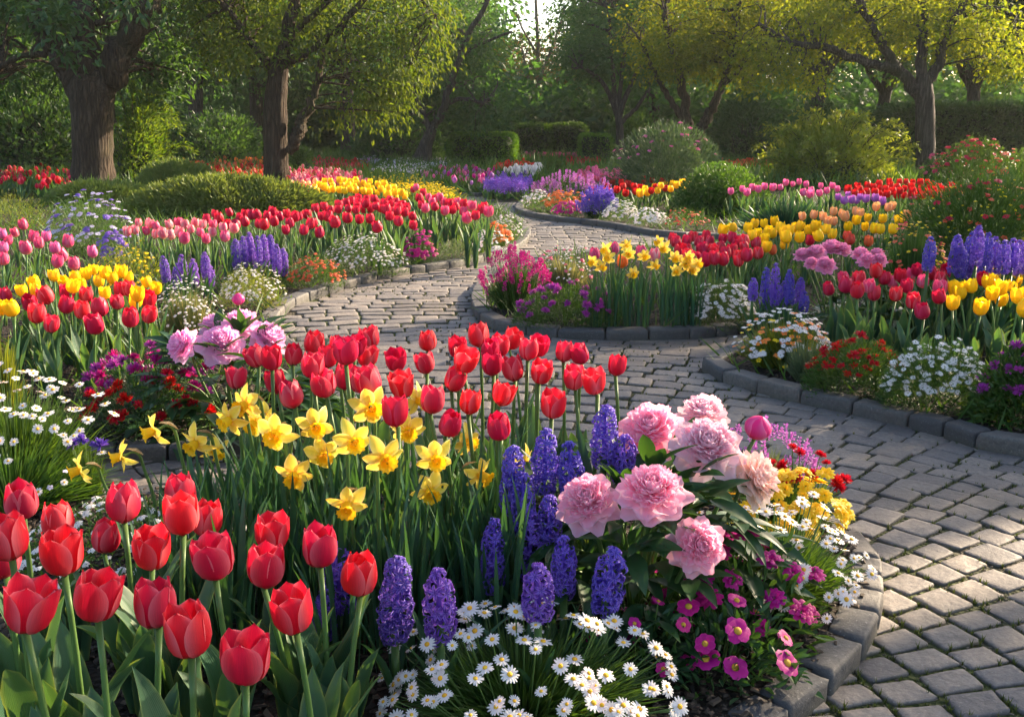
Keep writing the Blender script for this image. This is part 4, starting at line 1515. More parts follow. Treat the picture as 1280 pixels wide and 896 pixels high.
def clump(pts, z, mats, size, noun, place, group, near=False, op=(.0, .3), unique=True, zj=.03, per=8, leafn=3, lsc=1.0):
    """tulips whose blooms stand at height about z; pts in pixels give the direction of each bloom"""
    lab = rows_of(pts, per)
    for i, (px, py) in enumerate(pts):
        p = on_z(px, py, z + rng.normal(0, zj * 1.8))
        o = rng.uniform(*op)
        mt = mats[i % len(mats)] if isinstance(mats, (list, tuple)) else mats
        nn = noun if isinstance(noun, str) else noun[i % len(noun)]
        lb = f'{nn} {place}, {lab[i]}' if unique else f'{nn} {place}'
        tulip(p, size * rng.uniform(.88, 1.1), mt, o, lb, group, near, leafn=leafn, lsc=lsc)


def fill(poly, n, mind, zone=None):
    """n spread points in a pixel polygon"""
    poly = np.array(poly, float)
    lo, hi = poly.min(0), poly.max(0)
    out = []
    for _ in range(n * 60):
        p = rng.uniform(lo, hi)
        if inside(p[None], poly)[0] and all((abs(p[0] - q[0]) / mind) ** 2 + (abs(p[1] - q[1]) / (mind * .62)) ** 2 > 1 for q in out):
            out.append(p)
            if len(out) == n:
                break
    return [tuple(p) for p in out]


def hyacinth(px, py, d, hpx, mat, label, group, wpx=None, near=True, stem=.12):
    """px,py: middle of the spike in the photograph's direction at distance d"""
    c = at_d(px, py, d)
    L = hpx / ppm(d)
    rad = (wpx or hpx * .42) / 2 / ppm(d)
    sd = int(rng.integers(0, 3))
    ar = round(rad / L, 1)
    me = cached(('hy', mat, sd, ar), lambda: mesh('flower_spike', hyacinth_spike(1.0, max(.12, ar), sd + 3, 11 if ar < .25 else 8 if ar < .35 else 7), M[mat]))
    z0 = c[2] - L / 2
    root = thing('hyacinth', label, 'hyacinth', (c[0], c[1], SOIL), rng.uniform(0, 6.28), group)
    put('flower_spike', me, root, (0, 0, z0 - SOIL), (rng.normal(0, .05), rng.normal(0, .05), 0), (rad / max(.12, ar), rad / max(.12, ar), L))
    hs = max(.04, z0 - SOIL + .02)
    put('stem', cached('hystem', lambda: mesh('stem', tube([[0, 0, 0], [0, 0, .5], [0, 0, 1]], [.009, .008, .007], 7), M['stem'])), root, (0, 0, 0), (0, 0, 0), (1, 1, hs))
    k = (z0 - SOIL + L * .75)
    if near:
        for j in range(5):
            me = cached(('hl', j), lambda: mesh('leaf', strap(1.0, .085, rng.uniform(.15, .4), rng.uniform(.45, .95), .5, rng.normal(0, .2), .02, 9, 4, belly=.55), M['strap_leaf']))
            put('leaf', me, root, (0, 0, 0), (0, 0, j * 1.257 + rng.uniform(-.3, .3)), k * rng.uniform(.7, 1.0))
    else:
        put('leaves', cached('hlf', lambda: mesh('leaves', join([xf(strap(1.0, .10, .2, .7, .5, 0, .02, 6, 2, belly=.55), rot('Z', j * 1.05)) for j in range(6)]), M['strap_leaf'])), root, (0, 0, 0), (0, 0, rng.uniform(0, 6)), k * .75)
    return root

# ------------------------------------------------------------------ front bed
ft = [(26, 624), (73, 650), (152, 628), (11, 670), (2, 695), (77, 690), (128, 670), (30, 757), (114, 745), (225, 614), (227, 642), (255, 648), (188, 685), (271, 695), (193, 754), (238, 788), (306, 822),
      (339, 665), (331, 708), (399, 682), (369, 761), (446, 717)]
fs = [49, 45, 50, 60, 55, 58, 42, 68, 63, 45, 52, 45, 52, 57, 61, 68, 66, 47, 54, 53, 60, 53]
fo = [.95 * q for q in (.05, .1, .1, .2, .1, .5, 0, .75, .6, 0, .3, 0, .45, .5, .25, .2, .6, .45, .25, .25, .65, .1)]
fl = ['pale red closed tulip by the candytuft, highest at the left edge', 'pinkish red tulip half hidden behind the widest left tulip', 'upright red tulip with one petal flared beside the white candytuft', 'red tulip cut by the left frame edge, upper one',
      'red tulip cut by the left frame edge, lower one', 'wide open red tulip in front of the pinkish one, second column from left', 'small closed crimson tulip just left of the open red cup', 'wide open red tulip lowest in the bottom left corner',
      'open red tulip right of the bottom left corner tulip', 'closed red tulip peeking above the tall three-tulip cluster', 'large red tulip at the front of the three-tulip cluster', 'small red tulip at the right of the three-tulip cluster',
      'open red tulip between the crimson bud and the three-tulip cluster', 'open red tulip right below the three-tulip cluster', 'red tulip standing left of the big glossy front tulip', 'big glossy red tulip, left neighbour of the lowest tulip',
      'wide red tulip, lowest of all in the front row', 'open red tulip in front of the daffodil leaves, upper of a pair', 'red tulip in front of the daffodil leaves, lower of a pair', 'red tulip right of the pair, before the daffodil leaves',
      'wide open red tulip at the right end of the front row', 'single red tulip beside the purple hyacinths, furthest right of the front group']
for p, s_, o_, l_ in zip(ft, fs, fo, fl):
    dd = .064 * FPX / s_ / math.cos(PITCH)
    pos = at_d(*p, dd)
    if pos[2] > .55:
        pos = on_z(*p, .55)
    size = s_ / (FPX / np.dot(pos - [0, 0, CAMZ], _f))
    tulip(pos, size * 1.06, 'red_petal', o_, l_, 'red tulips at the front left', True, .09, 6)
# tall red tulips behind the daffodils
rt = [(464, 421), (457, 445), (495, 448), (535, 426), (534, 453), (571, 433), (578, 448), (600, 418), (611, 435), (623, 431), (636, 422), (615, 454), (643, 460), (660, 436), (672, 431), (674, 463), (704, 439), (730, 441), (717, 471), (744, 476),
      (770, 456), (690, 504), (625, 492), (625, 532), (585, 502), (563, 473), (559, 528), (504, 480), (539, 499), (494, 514), (465, 475), (430, 470), (432, 438), (391, 428), (367, 441), (339, 447), (323, 444), (295, 472), (347, 476), (367, 492),
      (390, 456), (409, 445), (421, 432), (406, 478), (442, 430), (453, 474)]
clump(rt, .50, ['red_petal', 'red_petal', 'crimson_petal'], .067, 'tall red tulip', 'behind the daffodils', 'tall red tulips behind the daffodils', True, (0, .85), True, .015, 8, 4, .72)


# daffodils: where the flower is, which way it faces (degrees, 0 = towards the viewer, + = to the right), nod, size
STRAPS = [mesh('leaf', strap(1.0, rng.uniform(.038, .052), rng.uniform(.0, .16), rng.uniform(.15, .6), .3, rng.normal(0, .5), .01, 10, 3, belly=.5, p=2.2), M['strap_leaf']) for _ in range(9)]
DB = [daff_parts(40 + k) for k in range(4)]
DB = [(mesh('petals', a, M['daff_petal']), mesh('trumpet', b, M['daff_cup'])) for a, b in DB]


def daffodil(px, py, spx, face, nod, label, zmax=.49, group='yellow daffodils in the front bed', nleaf=6):
    dd = .074 * FPX / spx / math.cos(PITCH)
    pos = at_d(px, py, dd)
    if pos[2] > zmax or pos[2] < .22:
        pos = on_z(px, py, float(np.clip(pos[2], .22, zmax)))
    size = spx / (FPX / np.dot(pos - [0, 0, CAMZ], _f)) / .088
    view = math.atan2(-pos[1], -pos[0])
    yaw = view + R(face)
    fx, fy = math.cos(yaw), math.sin(yaw)
    back = .05 * size
    base = np.array([pos[0] - fx * back, pos[1] - fy * back])
    root = thing('daffodil', label, 'daffodil', (*base, SOIL), yaw, group)
    k = int(rng.integers(0, 4))
    Z = pos[2] - SOIL
    nodr = R(nod)
    bl = thing('bloom', None, None, (back, 0, Z))
    bl.parent = root
    bl.rotation_euler = (0, nodr, 0)
    bl.scale = (size,) * 3
    sp = rng.uniform(0, 6)
    put('petals', DB[k][0], bl, (0, 0, 0), (sp, 0, 0))
    put('trumpet', DB[k][1], bl, (0, 0, 0), (sp, 0, 0))
    nx, nz = math.cos(nodr), -math.sin(nodr)
    e = np.array([back - nx * .004 * size, 0, Z - nz * .004 * size])
    nk = np.array([e[0] - nx * .022 * size, 0, e[2] - nz * .022 * size])
    top = np.array([nk[0] - .014, 0, nk[2] + .004])
    st = smooth_line([[-.02, .0, 0, .0048], [-.022, .004, Z * .5, .0044], [top[0] - .012, 0, top[2] - .045, .004], [*(top + [-.004, 0, -.01]), .0036], [*(nk + [-.002, 0, .003]), .003], [*((nk + e) / 2), .0034], [*e, .0046]], 4)
    put('stem', mesh('stem', tube(st[:, :3], st[:, 3], 7, True), M['stem']), root)
    put('spathe', cached('spathe', lambda: mesh('spathe', strap(.045, .014, .5, 1.1, .9, .4, .1, 6, 3), M['spathe'])), root, top + [-.012, 0, -.014], (0, .35, rng.uniform(-.5, .5)))
    a0 = rng.uniform(0, 6)
    for j in range(nleaf):
        a = a0 + j * 6.283 / nleaf + rng.normal(0, .3)
        put('leaf', STRAPS[int(rng.integers(0, 9))], root, (.03 * math.cos(a) - .02, .03 * math.sin(a), 0), (0, 0, a), (Z * rng.uniform(.58, .92)))


daffs = [(100, 587, 40, -85, 12, 'side-on, facing left, lowest at the far left'), (152, 570, 40, -88, 10, 'side-on, facing left, second from the left'), (193, 538, 44, -80, 12, 'side-on, facing left, beside the dark peony leaves'),
         (246, 553, 45, -50, 22, 'nodding left, front one of a close pair'), (268, 562, 38, 30, 40, 'nodding down, rear one of a close pair'), (288, 524, 44, -55, 18, 'facing left at the left end of the upper group'),
         (308, 505, 46, -45, 10, 'topmost at the left, below the lilac peony'), (318, 527, 42, -30, 26, 'tucked behind a larger one in the upper left group'), (345, 541, 52, -20, 14, 'large and open, in front of the upper left group'),
         (394, 532, 46, 8, 8, 'facing the viewer below the pale red tulip'), (463, 509, 50, 12, 4, 'facing the viewer, topmost in the middle, with round open face'), (441, 551, 50, 14, 6, 'open faced in the exact middle of the group'),
         (404, 566, 46, 5, 14, 'left below the middle one'), (368, 592, 48, -12, 22, 'nodding, alone below the left middle'), (480, 571, 54, 16, 14, 'large with bright trumpet, right of the middle one'), (434, 629, 52, -8, 28, 'lowest in the middle, nodding forward'),
         (521, 500, 40, 50, 10, 'half hidden among the red tulips'), (510, 537, 44, 5, 12, 'just below the half hidden one'), (544, 572, 48, 10, 12, 'right of the large bright one, among leaves'), (537, 612, 48, 10, 20, 'lowest at the right, nodding'),
         (583, 551, 40, 40, 8, 'partly behind red tulips at the right'), (599, 592, 46, 58, 24, 'turned right above the tall leaves'), (655, 578, 44, 75, 28, 'side-on, facing right, furthest right'), (330, 520, 36, 30, 20, 'rear, half hidden in the upper left group')]
for a in daffs:
    daffodil(*a[:5], 'yellow daffodil ' + a[5])
# leaves only, filling the daffodil clump
for k in range(62):
    x, y = rng.uniform(-.72, .06), rng.uniform(1.72, 2.35)
    root = thing('daffodil', 'leafy daffodil without a flower in the front clump', 'daffodil', (x, y, SOIL), 0, 'flowerless daffodils in the front clump')
    a0 = rng.uniform(0, 6)
    for j in range(6):
        a = a0 + j * 1.05 + rng.normal(0, .3)
        put('leaf', STRAPS[int(rng.integers(0, 9))], root, (.03 * math.cos(a), .03 * math.sin(a), 0), (0, 0, a), rng.uniform(.26, .39))

# hyacinths of the front bed: px, py, distance, height px, width px, colour
hy = [(492, 748, 1.66, 112, 52, 'purple_petal', 'tall violet hyacinth, left of the short one in front of the daffodils'), (550, 756, 1.62, 88, 48, 'purple_petal', 'short violet hyacinth just left behind the white daisies'), (428, 722, 1.85, 82, 52, 'blue_petal', 'deep blue hyacinth behind the single red tulip'),
      (404, 765, 1.8, 60, 36, 'blue_petal', 'blue hyacinth low behind the front tulip leaves'), (616, 693, 1.85, 92, 37, 'blue_petal', 'deep blue hyacinth, left one of the row below the peonies'), (660, 683, 1.88, 86, 37, 'blue_petal', 'deep blue hyacinth, second in the row below the peonies'),
      (705, 706, 1.78, 72, 37, 'blue_petal', 'deep blue hyacinth, third in the row below the peonies'), (757, 727, 1.72, 78, 46, 'blue_petal', 'deep blue leaning hyacinth at the right end below the peonies'), (673, 742, 1.62, 62, 48, 'purple_petal', 'violet hyacinth rising right behind the white daisies'),
      (688, 652, 1.9, 60, 36, 'blue_petal', 'blue hyacinth tucked under the left pink peony'), (640, 600, 1.95, 84, 37, 'blue_petal', 'blue hyacinth at the left of the upper mass'), (680, 578, 2.0, 80, 38, 'blue_petal', 'blue hyacinth in the middle of the upper mass'),
      (755, 545, 2.05, 74, 37, 'blue_petal', 'tall blue hyacinth in front of the topmost left peony'), (716, 590, 1.98, 66, 37, 'blue_petal', 'blue hyacinth between the upper mass and the left peony'), (778, 574, 2.05, 50, 36, 'blue_petal', 'low blue hyacinth left of the peony stems'), (655, 632, 1.92, 70, 37, 'blue_petal', 'blue hyacinth below the upper mass, above the row')]
for px, py, dd, hp, wp, mt, lb in hy:
    hyacinth(px, py, dd, hp, mt, lb, 'hyacinths of the front bed', wp)

# peony bushes
PEON = {}


def peony_leafmass(rx, ry, h, n, size, seed=0):
    P, Dr, sz = [], [], []
    lv = surf(lambda u, v: (u * .19 * si(v, [0, .15, .45, .75, 1], [.12, .75, 1, .65, .02]), .10 * np.abs(u) * np.sin(v * 3) * .6 - .25 * v * v, v), 4, 7)
    tw = []
    for i in range(n):
        D = shell_points(1, .0, 1.45)[0]
        p = D * [rx, ry, h] * rng.uniform(.62, 1.0)
        base = p * [.25, .25, .15]
        if i % 3 == 0:
            q = smooth_line([[*base], [*(p * [.6, .6, .75])], [*p]], 3)
            tw.append(tube(q, np.linspace(.0045, .0018, len(q)), 5, False, 0, rng.random()))
        m = int(rng.integers(3, 6))
        out = nrm(D * [1, 1, .35])
        for j in range(m):
            a = (j - (m - 1) / 2) * .62
            o2 = np.array([out[0] * math.cos(a) - out[1] * math.sin(a), out[0] * math.sin(a) + out[1] * math.cos(a), out[2] + rng.normal(-.05, .22)])
            P.append(p + o2 * .012)
            Dr.append(o2)
            sz.append(size * rng.uniform(.7, 1.15))
    P, Dr = np.array(P), nrm(np.array(Dr))
    nn = rng.standard_normal(Dr.shape) * .22 + [0, 0, 1.0]
    s = nrm(np.cross(Dr, nn))
    nn = np.cross(s, Dr)
    return scatter(lv, np.stack([s, nn, Dr], -1), P, np.array(sz)), join(tw)


def peony_bush(label, c, rx, ry, h, blooms, nleaf, lsize, name='peony_bush', cat='peony bush'):
    root = thing(name, label, cat, (c[0], c[1], SOIL))
    lf, tw = peony_leafmass(rx, ry, h, nleaf, lsize)
    put('foliage', mesh('foliage', lf, M['dark_leaf']), root)
    sts = [tw]
    for (px, py, dd, dpx, face, tilt, mt, kind, lb) in blooms:
        p = at_d(px, py, dd) - np.array([c[0], c[1], SOIL])
        rad = dpx / 2 / ppm(dd) / 1.05
        view = math.atan2(-at_d(px, py, dd)[1], -at_d(px, py, dd)[0]) + R(face)
        # facing direction: tilt = elevation above the horizon
        el = R(min(80, tilt + 12))
        D = np.array([math.cos(view) * math.cos(el), math.sin(view) * math.cos(el), math.sin(el)])
        e = Matrix(basis(D, np.array([rng.uniform(0, 6)]))[0].tolist()).to_euler()
        sd = int(rng.integers(0, 4))
        key = (kind, mt, sd)
        if kind == 'bud':
            me = cached(key, lambda: mesh('bloom', peony_bud(sd), M[mt]))
            rad *= 1.45
        else:
            op = {'open': 1.0, 'closed': .8, 'loose': 1.15}[kind]
            me = cached(key, lambda: mesh('bloom', peony_bloom(60 + sd + int(op * 10), op, 1.0 if kind != 'loose' else .7), M[mt]))
        off = D * rad * .35
        put('bloom', me, root, p - off, e, rad, lb)
        b = p - off
        if kind != 'bud':
            fl = join([surf(lambda u, v, a=a: (v * .6 * math.cos(a) - u * .2 * np.sin(v * 2.8 + .2) * math.sin(a), v * .6 * math.sin(a) + u * .2 * np.sin(v * 2.8 + .2) * math.cos(a), -.12 + .1 * v * v), 2, 4) for a in (0, 1.3, 2.5, 3.8, 5)])
            put('sepals', cached('sepals', lambda: mesh('sepals', fl, M['mid_leaf'])), root, b, e, rad)
        q = smooth_line([[b[0] * .3, b[1] * .3, 0], [b[0] * .7, b[1] * .7, max(.05, b[2] * .6)], b - D * rad * .5, b - D * .01], 4)
        sts.append(tube(q, np.linspace(.0055, .0042, len(q)), 6, False, 0, .5))
    put('stems', mesh('stems', join(sts), M['stem']), root)
    return root


c = np.array([.27, 2.02])
peony_bush('big dark-leaved peony bush in the front bed with pale pink and cream blooms', c, .31, .26, .40,
           [(732, 620, 1.84, 91, -18, 38, 'peony_pink', 'open', 'pink bloom furthest left'), (815, 606, 1.80, 105, 0, 48, 'peony_pink', 'open', 'large pink bloom in the middle'), (877, 681, 1.76, 87, 22, 18, 'peony_pink', 'open', 'drooping pink bloom low on the right'),
            (813, 528, 2.12, 96, -12, 42, 'peony_pink', 'loose', 'loose pink bloom at upper left with darker heart'), (886, 550, 1.98, 100, 8, 40, 'peony_light', 'open', 'ruffled pale pink bloom at upper right'), (880, 508, 2.26, 75, 10, 60, 'peony_light', 'closed', 'pale bloom at the very top'),
            (956, 592, 1.98, 84, 68, 20, 'peony_cream', 'loose', 'cream apricot bloom turned right'), (946, 538, 2.16, 41, 40, 55, 'peony_hot', 'bud', 'magenta bud'), (792, 545, 2.2, 57, -60, 25, 'peony_light', 'loose', 'pale bloom half hidden behind the loose pink one')],
           125, .105)
c = np.array([-1.02, 3.55])
peony_bush('peony bush with lilac pink blooms beside the left red and yellow tulips', c, .40, .30, .36,
           [(221, 428, 3.42, 50, -62, 20, 'peony_lilac', 'open', 'lilac pink bloom facing left'), (277, 424, 3.38, 64, 5, 35, 'peony_lilac', 'open', 'largest lilac pink bloom in front'), (302, 397, 3.6, 55, 10, 60, 'peony_lilac', 'open', 'lilac pink bloom at the top'),
            (340, 416, 3.5, 57, 50, 40, 'peony_lilac', 'open', 'lilac pink bloom facing right'), (270, 400, 3.7, 48, -10, 70, 'peony_lilac', 'open', 'lilac pink bloom at the back'), (298, 376, 3.75, 19, 0, 80, 'peony_hot', 'bud', 'round magenta bud')],
           95, .12)
c = np.array([1.72, 5.05])
peony_bush('bush with round pink flower heads behind the blue hyacinths of the island', c, .26, .24, .30,
           [(1020, 312, 5.1, 31, 0, 60, 'ball_pink', 'closed', None), (1040, 305, 5.2, 34, 0, 70, 'ball_pink', 'closed', None), (1003, 315, 5.1, 26, -30, 60, 'ball_pink', 'closed', None), (1032, 328, 4.9, 29, 0, 45, 'ball_pink', 'closed', None), (1014, 326, 4.95, 21, -20, 50, 'ball_pink', 'closed', None), (1054, 308, 5.2, 26, 30, 60, 'ball_pink', 'closed', None)],
           70, .085, 'pink_bush', 'bush')
c = np.array([2.02, 5.0])
peony_bush('small bush with round pink flower heads behind the upright pink red tulips', c, .22, .2, .26,
           [(1076, 314, 5.05, 26, 0, 60, 'ball_pink', 'closed', None), (1100, 322, 4.95, 23, 20, 50, 'ball_pink', 'closed', None), (1084, 322, 4.95, 26, 0, 50, 'ball_pink', 'closed', None), (1096, 314, 5.1, 21, 0, 60, 'ball_pink', 'closed', None)],
           50, .085, 'pink_bush', 'bush')


def pb(label, box, leafm, nleaf, lsize, kind, flowers, near=False, dr=.8, d=None, name='flowering_plant', cat='plant', wr=.4, group=None):
    x, y, rx, ry, h = pbox(*box, dr, d)
    return plant(label, x, y, rx, ry, h, leafm, nleaf, lsize, kind, flowers, name, cat, wr, near, group)


# low plants of the front bed
plant('mound of white daisies with yellow eyes at the bottom centre', .02, 1.62, .275, .20, .18, 'mid_leaf', 3600, .0045, 'grass', [('daisy', 'white_petal', 165, .031, .03, .55, 'eye', .12)], 'daisy_plant', 'daisies', near=True)
plant('drift of white daisies on thin leaves right of the peonies', .62, 2.16, .21, .25, .16, 'mid_leaf', 2200, .004, 'grass', [('daisy', 'white_petal', 100, .031, .03, .4, 'eye', .2)], 'daisy_plant', 'daisies', near=True)
plant('yellow ruffled flowers with narrow leaves at the right end of the front bed', .72, 2.50, .17, .17, .155, 'mid_leaf', 1300, .004, 'grass', [('frill', 'yellow_petal', 60, .050, .015, .4, None, .25)], 'yellow_flower_plant', 'flowers', near=True)
plant('dark red pompon flowers beside the yellow flowers on the kerb side', .80, 2.64, .13, .12, .165, 'mid_leaf', 500, .004, 'grass', [('ball', 'scarlet_petal', 16, .040, .02, .4, None, .4)], 'red_flower_plant', 'flowers', near=True)
plant('violet lavender-like spikes on fine grey stems behind the yellow flowers', .74, 2.76, .16, .12, .17, 'grey_leaf', 800, .004, 'grass', [('spike', 'violet_petal', 50, .045, .015, .5)], 'lavender_plant', 'lavender', near=True)
plant('magenta flowers with yellow eyes over dark leaves beside the front kerb', .40, 1.80, .17, .13, .13, 'dark_leaf', 620, .034, 'oval', [('cosmos', 'magenta_petal', 14, .050, .035, .9, 'iron_eye', .2)], 'cosmos_plant', 'cosmos', wr=.42, near=True)
plant('magenta double flowers on upright stems below the drooping peony', .47, 1.93, .17, .13, .20, 'mid_leaf', 420, .045, 'oval', [('frill', 'magenta_petal', 22, .056, .03, .5, None, .2)], 'dianthus_plant', 'dianthus', wr=.25, near=True)
plant('small magenta flowers in shade left of the front kerb planting', .25, 1.76, .11, .08, .15, 'dark_leaf', 240, .03, 'oval', [('cosmos', 'magenta_petal', 9, .034, .02, .8, 'iron_eye', .1)], 'cosmos_plant', 'cosmos', wr=.42, near=True)
plant('white candytuft spreading behind the front red tulips', -.95, 2.32, .30, .30, .11, 'mid_leaf', 3600, .016, 'oval', [('umbel', 'white_petal', 170, .026, .012, .5, None, .3)], 'candytuft', 'candytuft', near=True)

# ------------------------------------------------------------------ left bed, near part
lr = [(7, 368), (60, 368), (83, 365), (107, 368), (39, 377), (45, 391), (80, 380), (101, 387), (126, 383), (147, 377), (149, 361), (162, 360), (184, 373), (184, 392), (162, 396), (62, 404), (120, 404), (-12, 392)]
clump(lr, .38, ['crimson_petal', 'red_petal'], .078, 'crimson tulip', 'in the left bed before yellow tulips', 'crimson tulips of the left bed', True, (0, .3), True, .012, 6, 4)
ly = [(28, 363), (44, 362), (45, 352), (68, 344), (79, 351), (95, 346), (116, 337), (131, 340), (124, 351), (101, 356), (141, 347), (160, 347), (131, 366), (193, 360), (168, 376), (171, 367), (107, 342), (17, 384), (2, 384), (89, 357), (150, 339), (185, 352)]
clump(ly, .40, 'yellow_petal', .068, 'yellow tulip', 'behind the crimson ones on the left', 'yellow tulips of the left bed', False, (.3, .8), True, .015, 8)
lp = [(30, 280), (20, 290), (2, 292), (8, 300), (40, 295), (57, 295), (49, 303), (33, 309), (3, 309), (3, 323), (84, 301), (69, 309), (79, 318), (70, 326), (116, 314), (92, 329)]
clump(lp, .40, ['rose_petal', 'rose_petal', 'pink_petal'], .080, 'rose pink tulip', 'at the upper left edge', 'rose pink tulips at the left edge', False, (0, .2), True, .012, 6)
pw = [(159, 289), (168, 287), (184, 288), (173, 278), (185, 279), (196, 282), (204, 291), (213, 280), (223, 278), (222, 289), (232, 280), (230, 297), (239, 286), (242, 278), (250, 290), (252, 280), (266, 290), (281, 295), (293, 285), (279, 284), (266, 280), (214, 293), (193, 292), (258, 298)]
clump(pw, .40, ['blush_petal', 'blush_petal', 'rose_petal'], .076, 'blush tulip with pale rim', 'behind left purple hyacinths', 'blush pink tulips with pale rims', False, (.05, .35), True, .012, 8)
for i, (px, py, hp) in enumerate([(207, 337, 30), (221, 346, 30), (228, 333, 24), (243, 342, 32), (257, 332, 30), (262, 345, 22)]):
    hyacinth(px, py, 6.0 + (i % 2) * .15, hp, 'purple_petal', 'violet hyacinth below the blush tulips, ' + (ORD[i] + ' from left'), 'violet hyacinths below the blush tulips', 13, False)
for i, (px, py, hp) in enumerate([(295, 318, 34), (304, 316, 36), (313, 312, 38), (321, 318, 44), (330, 316, 40), (339, 316, 40), (346, 325, 34), (354, 328, 32), (310, 322, 34)]):
    hyacinth(px, py, 6.6 + (i % 3) * .1, hp, 'purple_petal', 'violet hyacinth left of the orange flowers, ' + ['leftmost', 'second from left', 'third from left, taller', 'tallest in the middle', 'right of the tallest one', 'third from right', 'second from right', 'rightmost', 'shorter, tucked in front'][i], 'violet hyacinths left of the orange flowers', 13, False)
pb('white alyssum cushion at the left kerb corner', (272, 356, 338, 388), 'lime_leaf', 4200, .022, 'fine', [('umbel', 'white_petal', 230, .019, .008, .6)], name='alyssum', cat='alyssum')
pb('orange red flowered ground cover beside the left kerb', (356, 434, 324, 362), 'mid_leaf', 4200, .026, 'fine', [('umbel', 'coral_petal', 130, .026, .008, .6)])
pb('white flowered alyssum drift below the crimson tulips', (398, 510, 298, 346), 'mid_leaf', 6500, .026, 'fine', [('umbel', 'white_petal', 300, .022, .008, .6)], dr=.6, name='alyssum', cat='alyssum')
pb('low magenta flowers left of the grey green dome', (503, 548, 294, 332), 'dark_leaf', 1200, .024, 'fine', [('umbel', 'magenta_petal', 90, .04, .02, .6)], dr=.7)
pb('low rounded grey green santolina dome at the kerb', (543, 594, 302, 328), 'grey_leaf', 2600, .022, 'fine', [], name='dome_plant')
pb('white alyssum at the path bend, nearest the kerb', (588, 636, 288, 322), 'mid_leaf', 1700, .022, 'fine', [('umbel', 'white_petal', 130, .027, .01, .6)], name='alyssum', cat='alyssum')
pb('orange and apricot flowers along the path bend', (598, 640, 284, 310), 'mid_leaf', 900, .022, 'fine', [('umbel', 'orange_petal', 110, .05, .02, .6)])
pb('white flowered clump at the tip of the path bend', (612, 654, 272, 304), 'mid_leaf', 1700, .024, 'fine', [('umbel', 'white_petal', 105, .027, .01, .6)], name='alyssum', cat='alyssum')
pb('pale straw-coloured wispy flowers left of the peonies', (192, 282, 358, 440), 'straw_leaf', 2400, .004, 'grass', [('umbel', 'white_petal', 220, .016, .02, .6)], dr=.9, name='wispy_plant')
pb('feathery yellow green plant behind the yellow tulips', (118, 214, 312, 372), 'lime_leaf', 2600, .03, 'fine', [('umbel', 'yellow_petal', 90, .022, .01, .6)], name='feathery_plant')
pb('wide violet aster bush left behind the blush tulips', (58, 178, 246, 322), 'mid_leaf', 4200, .035, 'fine', [('daisy', 'lilac_petal', 90, .05, .03, .6), ('umbel', 'purple_petal', 40, .06, .02, .6)], name='aster_bush', cat='aster')
pb('low violet flowers between aster bush and blush tulips', (120, 170, 290, 330), 'mid_leaf', 900, .03, 'fine', [('umbel', 'purple_petal', 70, .045, .01, .6)])
pb('yellow green spreading ground cover at the far left', (-40, 66, 244, 290), 'lime_leaf', 3800, .03, 'fine', [], name='ground_plant')
pb('yellowish grass tuft at the left edge below the tulips', (-40, 42, 398, 500), 'lime_leaf', 1000, .006, 'grass', [], name='grass_tuft', cat='grass tuft', d=3.3)
plant('white daisies with fine leaves at the left edge', -1.52, 2.88, .34, .26, .31, 'mid_leaf', 2200, .005, 'grass', [('wide_daisy', 'white_petal', 100, .034, .03, .5, 'eye', .5)], 'daisy_plant', 'daisies', near=True)
plant('small white and pale blue flowers below the left daisies', -1.42, 2.66, .32, .18, .22, 'mid_leaf', 1500, .005, 'grass', [('daisy', 'white_petal', 16, .026, .02, .5, 'eye', .2), ('five', 'lilac_petal', 10, .024, .02, .5, None, .2)], near=True)
plant('two violet blue scabious heads right of the left daisies', -1.235, 2.74, .08, .06, .2, 'mid_leaf', 240, .005, 'grass', [('ball', 'purple_petal', 3, .05, .01, .3, None, .8)], 'scabious', 'scabious', near=True)
plant('magenta dianthus heads over dark leaves left of the peonies', -1.36, 3.62, .24, .20, .24, 'dark_leaf', 2400, .03, 'fine', [('ball', 'mauve_petal', 22, .058, .015, .4, None, .35), ('ball', 'magenta_petal', 22, .052, .015, .4, None, .3)], 'dianthus_plant', 'dianthus', near=True)
plant('scarlet dianthus heads in front of the magenta ones', -1.30, 3.38, .24, .17, .19, 'dark_leaf', 2400, .03, 'fine', [('ball', 'scarlet_petal', 22, .052, .015, .4, None, .35)], 'dianthus_plant', 'dianthus', near=True)

# crimson tulips in the middle distance on the left
m1 = [(257, 273), (267, 267), (274, 272), (288, 265), (298, 271), (284, 280), (308, 276), (306, 267), (323, 279), (339, 264), (343, 276), (333, 270), (322, 268), (315, 268), (351, 270), (363, 278), (358, 287), (378, 287), (386, 279), (400, 290), (374, 270), (358, 267), (345, 268), (330, 280), (296, 280), (368, 270)]
clump(m1, .39, 'crimson_petal', .086, 'crimson tulip', 'behind the violet hyacinths', 'crimson tulips behind the violet hyacinths', False, (0, .2), True, .012, 9)
m2 = [(394, 260), (405, 258), (420, 277), (402, 270), (410, 270), (434, 272), (449, 274), (463, 273), (473, 283), (487, 270), (498, 276), (516, 281), (392, 278), (384, 268)] + fill([(412, 262), (440, 246), (500, 250), (522, 275), (508, 268), (470, 262)], 42, 7.5)
rest(m2, .40, 'crimson_petal', .092)
m3 = [(516, 237), (520, 234), (529, 240), (536, 246), (544, 248), (554, 252), (562, 254), (572, 252), (580, 254), (590, 257), (601, 261), (610, 264), (594, 269), (584, 272), (566, 262), (556, 263), (528, 256), (532, 260), (544, 258), (540, 252), (570, 258), (580, 264), (605, 258), (550, 246), (524, 247)]
rest(m3, .42, ['crimson_petal', 'rose_petal'], .092)
my = fill([(388, 240), (400, 226), (440, 224), (470, 226), (500, 236), (508, 244), (495, 246), (450, 238)], 40, 7)
rest(my, .30, 'yellow_petal', .11)

